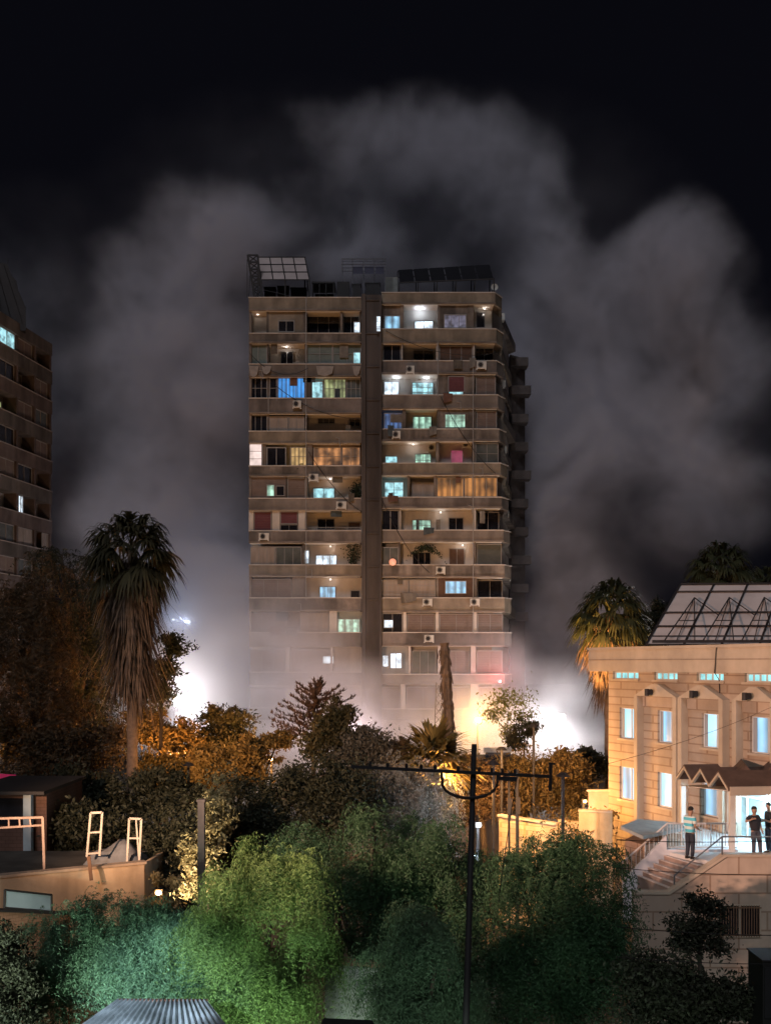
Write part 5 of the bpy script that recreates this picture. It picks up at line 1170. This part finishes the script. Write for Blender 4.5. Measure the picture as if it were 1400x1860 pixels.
street_pole('added hidden light brightening the slender pale gold tree', (-6.4,28.3,4.6), (-5.2,31,7.4), 1500, (1,.80,.50), 110)  # added light helping the garden lamp, which is the real source
street_pole('added hooded amber light brightening the tangled brown bush', (4.8,46.5,7.3), (7.8,54,6.2), 4200, (1,.50,.18), 110, None)  # added to brighten the bush, no known lamp stands here
street_pole('added hooded amber light brightening the rust coloured tree', (-9.6,51,6.8), (-10,62,8), 5000, (1,.50,.18), 110, None)  # added in front of the tree to make it brighter and more orange
street_pole('short lamp below the large dark weeping tree', (4.5,17,4.4), (4.8,26,5.6), 80, (.75,1,.75), 110)
street_pole('hooded amber lamp turned towards the left end of the stone building', (5.6,50.5,7.6), (11,47.5,8.5), 1500, (1,.47,.12), 100, None)
street_pole('hooded amber lamp turned up at the orange lit palm', (7.4,52.3,8.6), (13,60,13.4), 34000, (1,.47,.12), 32, None)
street_pole('hooded amber lamp turned down at the orange block wall', (7.2,42.5,7.2), (7.0,48,4.5), 2200, (1,.45,.12), 90, None)

# ================================================================= CHARRED TRUNK AND LATTICE MAST
def charred():
    t = empty('charred_palm_trunk', (X(816,74),74,0), 'tall ragged charred palm trunk leaning in front of the tower', 'tree trunk')
    m = MB(); pts = []; rs = []
    for i in range(34):
        s = i/33; px = 820-13*s; py = 1400-232*s; p = P(px,py,74); pts.append(p); rs.append((.42-.10*s)*(1+.14*math.sin(i*2.3))+.03*(i%2))
    m.tube(pts,rs,9).build('trunk', mat('charred_bark', (.16,.12,.10), var=.55, scale=6, bump=.6, streak=True), t)
    m = MB(); rnd = random.Random(2)
    for i in range(90):
        k = rnd.randrange(2,33); p = pts[k]; a = rnd.random()*6.28; r = rs[k]; q = p+Vector((math.cos(a)*r,math.sin(a)*r,0)); m.bar(q,q+Vector((math.cos(a)*.12,math.sin(a)*.12,-.35-rnd.random()*.5)),.06)
    m.build('dead_sheath', mat('charred_fibre', (.10,.075,.06), var=.4), t)
    t = empty('lattice_mast', (X(797,76),76,0), 'thin lattice mast standing just left of the charred trunk', 'mast')
    m = MB(); a = [P(792,1240,76),P(801,1240,76)]; b = [P(786,1420,76),P(806,1420,76)]
    m.bar(a[0],b[0],.06); m.bar(a[1],b[1],.06)
    for k in range(12):
        s,e=k/12,(k+1)/12; m.bar(a[0].lerp(b[0],s),a[1].lerp(b[1],e),.035); m.bar(a[1].lerp(b[1],s),a[0].lerp(b[0],e),.035)
    m.build('lattice', mid_metal, t)
charred()

# ================================================================= UTILITY POLE, POSTS, WIRES
def poles():
    Yp = 18.0; t = empty('utility_pole', (X(838,Yp),Yp,0), 'black utility pole with a long crossarm standing in the foreground', 'utility pole')
    top = P(861,1352,Yp); base = Vector((X(828,Yp),Yp,0))
    blk = mat('black_pole', (.02,.019,.02), rough=.7)
    MB().tube([base,base.lerp(top,.5),top],[.078,.062,.046],10).build('pole', blk, t, True)
    a = P(637,1393,Yp-.12); b = P(1000,1411,Yp-.12)
    arm = MB().bar(a,b,.042,.05); arm.build('crossarm', blk, t)
    MB().bar(P(1000,1386,Yp-.12),P(999,1437,Yp-.12),.05,.06).bar(P(996,1387,Yp-.12),P(1008,1388,Yp-.12),.03).build('end_bracket', blk, t)
    u = [P(802,1404,Yp-.1)]+[P(853-51*math.cos(x),1416+34*math.sin(x)**.8,Yp-.1) for x in [k*math.pi/12 for k in range(1,12)]]+[P(904,1409,Yp-.1)]
    MB().tube(u,.026,6).build('curved_brace', blk, t, True)
    for px in (672,704,738,765,790,832,870,893,912,935):
        y = 1393+18*(px-637)/363; q = P(px,y,Yp-.12)
        MB().tube([q+Vector((0,0,.02)),q+Vector((0,0,.075)),q+Vector((0,0,.10))],[.022,.03,.014],8).build('insulator', blk, t)
    MB().bar(P(905,1414,Yp-.12),P(938,1416,Yp-.12),.05,.07).build('switch_box', blk, t)
    # wires
    def wire(label, p, q, sag, r=.012, n=22):
        pts = [p.lerp(q,i/n)-Vector((0,0,sag*4*(i/n)*(1-i/n))) for i in range(n+1)]
        thing_mesh(MB().tube(pts,r,4,False),'overhead_wire',blk,label,'wire','overhead wires')
    wire('wire leaving the right end bracket towards the stone building', P(1001,1412,Yp), Vector((18,34,14.2)), .8, .004)
    for k,(y0,y1) in enumerate(((1522,1527),(1573,1590),(1680,1700),(1735,1752))):
        wire(['topmost thin wire crossing the terrace wall','second thin wire crossing below the terrace edge','thin wire crossing the basement window','lowest thin wire crossing the foot of the terrace wall'][k], P(1120,y0+4,16), P(1420,y1,15), .03, .006)
    wire('thin wire sagging down from the crossarm left of the pole', P(939,1412,Yp), P(905,1640,19), -.1, .008)
    # wooden/concrete post left
    t = empty('concrete_post', (X(366,27.5),27.5,0), 'square grey concrete post rising between the two foreground green trees', 'post')
    x = X(366,27.5); MB().box(x-.085,x+.085,27.4,27.57,0,Z(1456,27.5)).build('post', mat('post_concrete', (.16,.14,.13), stain=.4, scale=3), t); MB().box(x-.11,x+.11,27.37,27.6,Z(1456,27.5),Z(1452,27.5)).build('cap', mat('post_concrete', (.2,.2,.2)), t)
    for k,(px,y0) in enumerate(((925,1400),(940,1398))):
        Y=46; t = empty('iron_post', (X(px,Y),Y,0), ['thin iron post left of its twin in front of the orange block wall','thicker iron post right of its twin in front of the orange block wall'][k], 'post', 'iron posts by the block wall')
        MB().tube([(X(px,Y),Y,0),P(px-1,y0,Y)],.05+.03*k,6).build('post', blk, t); MB().bar(P(px-8,y0+8,Y),P(px+8,y0+8,Y),.05).build('bracket', blk, t); MB().box(X(px-4,Y),X(px+4,Y),Y-.15,Y-.08,Z(y0+80,Y),Z(y0+50,Y)).build('meter_box', blk, t)
poles()

# ================================================================= LOW BUILDINGS AND WALLS
def lowbits():
    BLK = courses('painted_block', (.50,.40,.26), (.62,.58,.5), .22, .45, var=.2)
    t = empty('block_wall', (X(958,47.5),47.5,0), 'orange lit block wall behind the twin iron posts', 'wall')
    A = P(906,1483,48.5); B = P(1012,1499,46.6)
    MB().extrude([(A.x,A.y,0),(B.x,B.y,0),tuple(B),tuple(A)],(0.1,.25,0)).build('wall', BLK, t)
    MB().bar(A+Vector((0,0,.05)),B+Vector((0,0,.05)),.3,.1).build('coping', SMOOTH, t)
    t = empty('plaster_wall', (X(1082,49),49,0), 'pinkish plaster wall between the bushes and the stone building', 'wall')
    MB().extrude([(X(1066,50),50,0),(X(1112,49.3),49.3,0),P(1112,1438,49.3),P(1070,1437,50)],(0,.25,0)).build('wall', mat('pink_plaster', (.45,.32,.27), stain=.2), t)
    MB().bar(P(1068,1436,49.9),P(1112,1436,49.2),.35,.08).build('coping', SMOOTH, t)
    t = empty('garden_wall', (X(1055,46.8),46.8,0), 'stepped yellow lit garden wall at the right end of the block wall', 'wall')
    MB().prism([(X(1014,46.9),46.9),(X(1060,46.2),46.2),(X(1060,46.4),46.6),(X(1014,47.1),47.2)],0,Z(1492,46.5)).prism([(X(1050,46.0),45.9),(X(1112,45.6),45.6),(X(1112,46),46),(X(1050,46.4),46.19)],0,Z(1474,46)).build('wall', mat('yellow_plaster', (.50,.40,.26), stain=.3), t)
    MB().bar(P(1050,1472,46),P(1112,1475,45.7),.35,.08).build('coping', SMOOTH, t)
    # small roof with solar heater in the yellow glow
    t = empty('small_house', (X(905,62),63,0), 'small dark house under the yellow lamp behind the utility pole', 'house')
    MB().box(X(855,62),X(950,62),62,66,0,Z(1386,62)).build('wall', mat('brown_plaster', (.28,.21,.15), stain=.4), t); MB().box(X(851,62),X(954,62),61.7,66.2,Z(1386,62)+.003,Z(1382,62)).build('roof', CON, t)
    window(t,872,888,1398,1418,61.98,'dk',2,1)
    t = empty('solar_heater', (X(902,62.5),62.5,Z(1382,62)), 'small slanted solar water heater on the small dark house', 'solar heater')
    MB().extrude([P(876,1384,62),P(884,1366,63.2),P(926,1366,63.2),P(932,1384,62)][::-1],(0,.06,.06)).build('panel', mat('heater_glass', (.05,.05,.06), rough=.08, spec=1.0), t)
    MB().bar(P(878,1363,63.2),P(928,1363,63.2),.3).build('tank', white_paint, t); MB().bar(P(884,1384,63.2),P(884,1366,63.2),.06).bar(P(926,1384,63.2),P(926,1366,63.2),.06).build('stand', dark_metal, t)
    # ---- walled lot, lower left
    Yl = 33.0; PARA = mat('sandy_render', (.50,.38,.27), var=.2, scale=1.6, stain=.35, bump=.3)
    t = empty('parapet_wall', (X(120,Yl),Yl,0), 'long sandy rendered parapet wall of the lot at the lower left', 'wall')
    A = P(-60,1601,31.8); B = P(262,1570,34.4); 
    MB().extrude([(A.x,A.y,0),(B.x,B.y,0),tuple(B),tuple(A)],(-.1,.3,0)).build('wall', PARA, t)
    MB().bar(A+Vector((0,.15,.04)),B+Vector((0,.15,.04)),.36,.08).build('coping', mat('sandy_coping', (.42,.33,.26), stain=.3), t)
    MB().extrude([(B.x-.12,B.y+.1,0),(B.x+.15,B.y+3.5,0),(B.x+.15,B.y+3.5,B.z),(B.x-.12,B.y+.1,B.z)],(.12,0,0)).build('return_wall', PARA, t)
    def frame(label, pts, rungs, Y, th=.07):
        tt = empty('ladder_frame', tuple(P((pts[0][0]+pts[1][0])/2,max(pts[0][1],pts[1][1]),Y)), label, 'metal frame', 'tall metal frames on the lot')
        m = MB(); q = [P(x,y,Y) for x,y in pts]                      # bl, br, tr, tl
        m.bar(q[0],q[3],th); m.bar(q[1],q[2],th); m.bar(q[3],q[2],th)
        m.build('upright', mat('pale_steel', (.50,.46,.42), rough=.5, stain=.2, scale=4), tt)
        m = MB()
        for r in rungs: m.bar(q[0].lerp(q[3],r),q[1].lerp(q[2],r),th*.8)
        m.build('rung', mat('pale_steel', (.5,.46,.42)), tt); return tt, q
    frame('tall narrow pale metal frame, the leaning left one of the pair', ((158,1557),(181,1555),(186,1476),(165,1477)), (.07,.55), 34.6)
    tt,q = frame('tall narrow pale metal frame, the right one with a diagonal strut', ((231,1567),(253,1566),(257,1488),(235,1487)), (.55,), 34.9)
    MB().bar(q[1],q[3].lerp(q[2],.55),.05).build('strut', mat('pale_steel', (.5,.46,.42)), tt)
    t = empty('metal_railing', tuple(P(40,1586,33.5)), 'rusty pale metal railing frame above the parapet at the left edge', 'railing')
    m = MB(); a,b = P(-30,1488,33.4),P(78,1485,33.9); a2,b2 = P(-30,1506,33.4),P(80,1499,33.9); m.bar(a,b,.07); m.bar(a2,b2,.06); m.bar(b,P(81,1584,33.9),.08)
    for k in (.25,.42,.6,.78): m.bar(a.lerp(b,k),a2.lerp(b2,k),.045)
    m.build('frame', mat('rusty_steel', (.36,.27,.23), var=.3, scale=5), t)
    # dark shed with pale column and magenta awning
    t = empty('brick_shed', (X(20,40),42,0), 'dark brick shed with one pale column at the left edge', 'shed')
    MB().box(X(-60,40),X(80,40),40.3,45,0,Z(1442,40)).build('wall', courses('dark_brick', (.16,.09,.07), (.5,.45,.4), .14, .3), t); MB().box(X(-70,40),X(86,40),39.6,45.2,Z(1442,40)+.003,Z(1436,40)).build('roof', dark_metal, t)
    MB().box(X(42,39.8),X(56,39.8),39.8,40.1,0,Z(1443,39.8)).build('column', mat('pale_blue_paint', (.42,.50,.55)), t); MB().box(X(-40,40),X(38,40),40.24,40.297,Z(1500,40),Z(1452,40)).build('opening', DARKG, t)
    t = empty('shop_awning', (X(5,52),52,0), 'small magenta awning over the shed at the left edge', 'awning')
    MB().extrude([P(-30,1405,52),P(28,1409,52),P(33,1430,50.8),P(-30,1428,50.8)],(0,.05,.03)).build('cloth', mat('glowing_magenta_cloth', (.42,.03,.10), emit=(.6,.03,.12), estr=.25), t); MB().bar(P(30,1405,52.2),(X(30,52.2),52.2,0),.08).bar(P(-20,1405,52.2),(X(-20,52.2),52.2,0),.08).build('post', dark_metal, t)  # faint glow put into the awning cloth, which is no lamp
    # bluish billboard panel + brick below
    t = empty('sign_panel', tuple(P(50,1640,28)), 'blank bluish white panel fixed below the parapet wall at the left', 'panel')
    MB().extrude([P(9,1648,28),P(92,1655,29),P(92,1628,29),P(10,1619,28)],(0,.06,0)).build('board', mat('bluish_board', (.36,.44,.50), var=.12, stain=.15), t)
    q = [P(8,1650,27.98),P(94,1657,28.98),P(94,1626,28.98),P(9,1617,27.98)]; m = MB()
    for a,b in zip(q,q[1:]+q[:1]): m.bar(a,b,.05)
    m.build('frame', dark_metal, t)
    t = empty('brick_fence', (X(60,29),29.3,0), 'low reddish brick wall under the blank bluish panel', 'wall')
    a = P(-40,1657,28.4); b = P(122,1664,30); MB().extrude([(a.x,a.y+.1,0),(b.x,b.y+.1,0),(b.x,b.y+.1,b.z),(a.x,a.y+.1,a.z)],(0,.2,0)).build('wall', courses('red_brick', (.36,.20,.13), (.5,.45,.4), .10, .24), t)
    MB().bar(a+Vector((0,.15,.04)),b+Vector((0,.15,.04)),.3,.06).build('coping', dark_metal, t)
    # thin leaning stick and rubble on the parapet
    t = empty('leaning_board', tuple(P(170,1560,34)), 'narrow board leaning against the parapet below the left frame', 'board'); MB().bar(P(161,1556,33.15),P(166,1600,33.05),.11,.03).build('plank', mat('old_plank', (.15,.09,.06)), t)
    t = empty('tarpaulin_heap', tuple(P(190,1565,35.2)), 'low grey tarpaulin covered heap between the two tall frames', 'heap')
    vs = []; fs = []; n = 12
    for j in range(8):
        for i in range(n): u = i/(n-1); v = j/7; vs.append((X(150,35)+u*1.9,35.0+v*1.6,Z(1572,35)+.62*math.sin(math.pi*u)**.6*math.sin(math.pi*v)**.6*(1+.25*math.sin(u*9+v*4))))
    for j in range(7):
        for i in range(n-1): a = j*n+i; fs.append((a,a+1,a+n+1,a+n))
    MB().add(vs,fs).build('cover', mat('grey_tarpaulin', (.16,.17,.19), var=.3, scale=3), t, True)
    # lot floor
    MB().prism([(-16,34.8),(X(262,34.6)-.15,34.8),(X(262,38),39.5),(-16,39.5)],0,Z(1590,35)).build('lot_platform', mat('lot_concrete', (.10,.09,.08), stain=.4), None)
    tag(bpy.data.objects['lot_platform'], 'dark concrete platform of the lot behind the sandy parapet', 'platform')
    # ---- corrugated roof
    t = empty('corrugated_roof_shed', (X(280,19.5),20,0), 'shed with bluish corrugated metal roof at the bottom left', 'shed')
    A = P(213,1817,21.6); B = P(376,1818,21.4); D = P(95,1900,19.2); E = P(440,1900,19.0); nx = 132; vs = []; fs = []
    for j in range(7):
        for i in range(nx+1):
            p = A.lerp(B,i/nx).lerp(D.lerp(E,i/nx),j/6); vs.append((p.x,p.y,p.z+.035*math.sin(i*2*math.pi/6)))
    for j in range(6):
        for i in range(nx): a = j*(nx+1)+i; fs.append((a,a+nx+1,a+nx+2,a+1))
    MB().add(vs,fs).build('roof', mat('galvanised_sheet', (.42,.47,.52), rough=.45, metal=.0, var=.3, stain=.55, scale=2.2), t, True)
    MB().bar(A+Vector((0,.04,-.06)),B+Vector((0,.04,-.06)),.10,.12).build('ridge_board', mat('rust_board', (.14,.07,.05)), t)
    MB().prism([(D.x+.1,D.y+.1),(E.x-.1,E.y+.1),(B.x-.05,B.y-.05),(A.x+.05,A.y-.05)],0,D.z-.15).build('wall', CON, t)
    # ---- pale wall patch in the foreground
    t = empty('pale_wall', (X(640,24.6),24.6,0), 'pale grey cracked wall showing between the foreground trees', 'wall')
    MB().extrude([(X(590,25),25.0,0),(X(800,24.4),24.4,0),P(800,1768,24.4),P(590,1752,25)],(0,.3,0)).build('wall', mat('pale_grey_render', (.46,.50,.50), var=.25, scale=1.2, stain=.45), t)
    MB().bar(P(588,1751,24.95)+Vector((0,.15,.04)),P(800,1767,24.4)+Vector((0,.15,.04)),.36,.07).build('coping', mat('brick_coping', (.34,.22,.15), scale=6, var=.4), t)
    t = empty('dark_roof', (X(640,21),21,0), 'black low roof in front of the pale grey wall', 'roof')
    MB().extrude([P(588,1850,21.5),P(676,1854,21.4),P(700,1905,19.5),P(560,1905,19.5)],(0,0,-.1)).build('sheet', mat('black_sheet', (.015,.015,.018)), t); MB().box(X(596,21),X(680,21),20.2,21.2,0,Z(1870,21)).build('wall', dark_metal, t)
    # ---- dark cabinet on the right edge
    t = empty('metal_cabinet', (X(1396,20),20,0), 'black box shaped cabinet cut off by the bottom right corner', 'cabinet')
    MB().box(X(1385,20),X(1450,20),20,20.8,0,Z(1747,20)).build('body', mat('black_box', (.015,.015,.015), rough=.6), t); MB().box(X(1383,20),X(1452,20),19.96,20.84,Z(1747,20)+.003,Z(1744,20)).build('lid', dark_metal, t)
    MB().box(X(1388,20),X(1446,20),19.97,19.997,Z(1850,20),Z(1757,20)).build('door', mat('black_door', (.02,.02,.022), rough=.5), t)
lowbits()
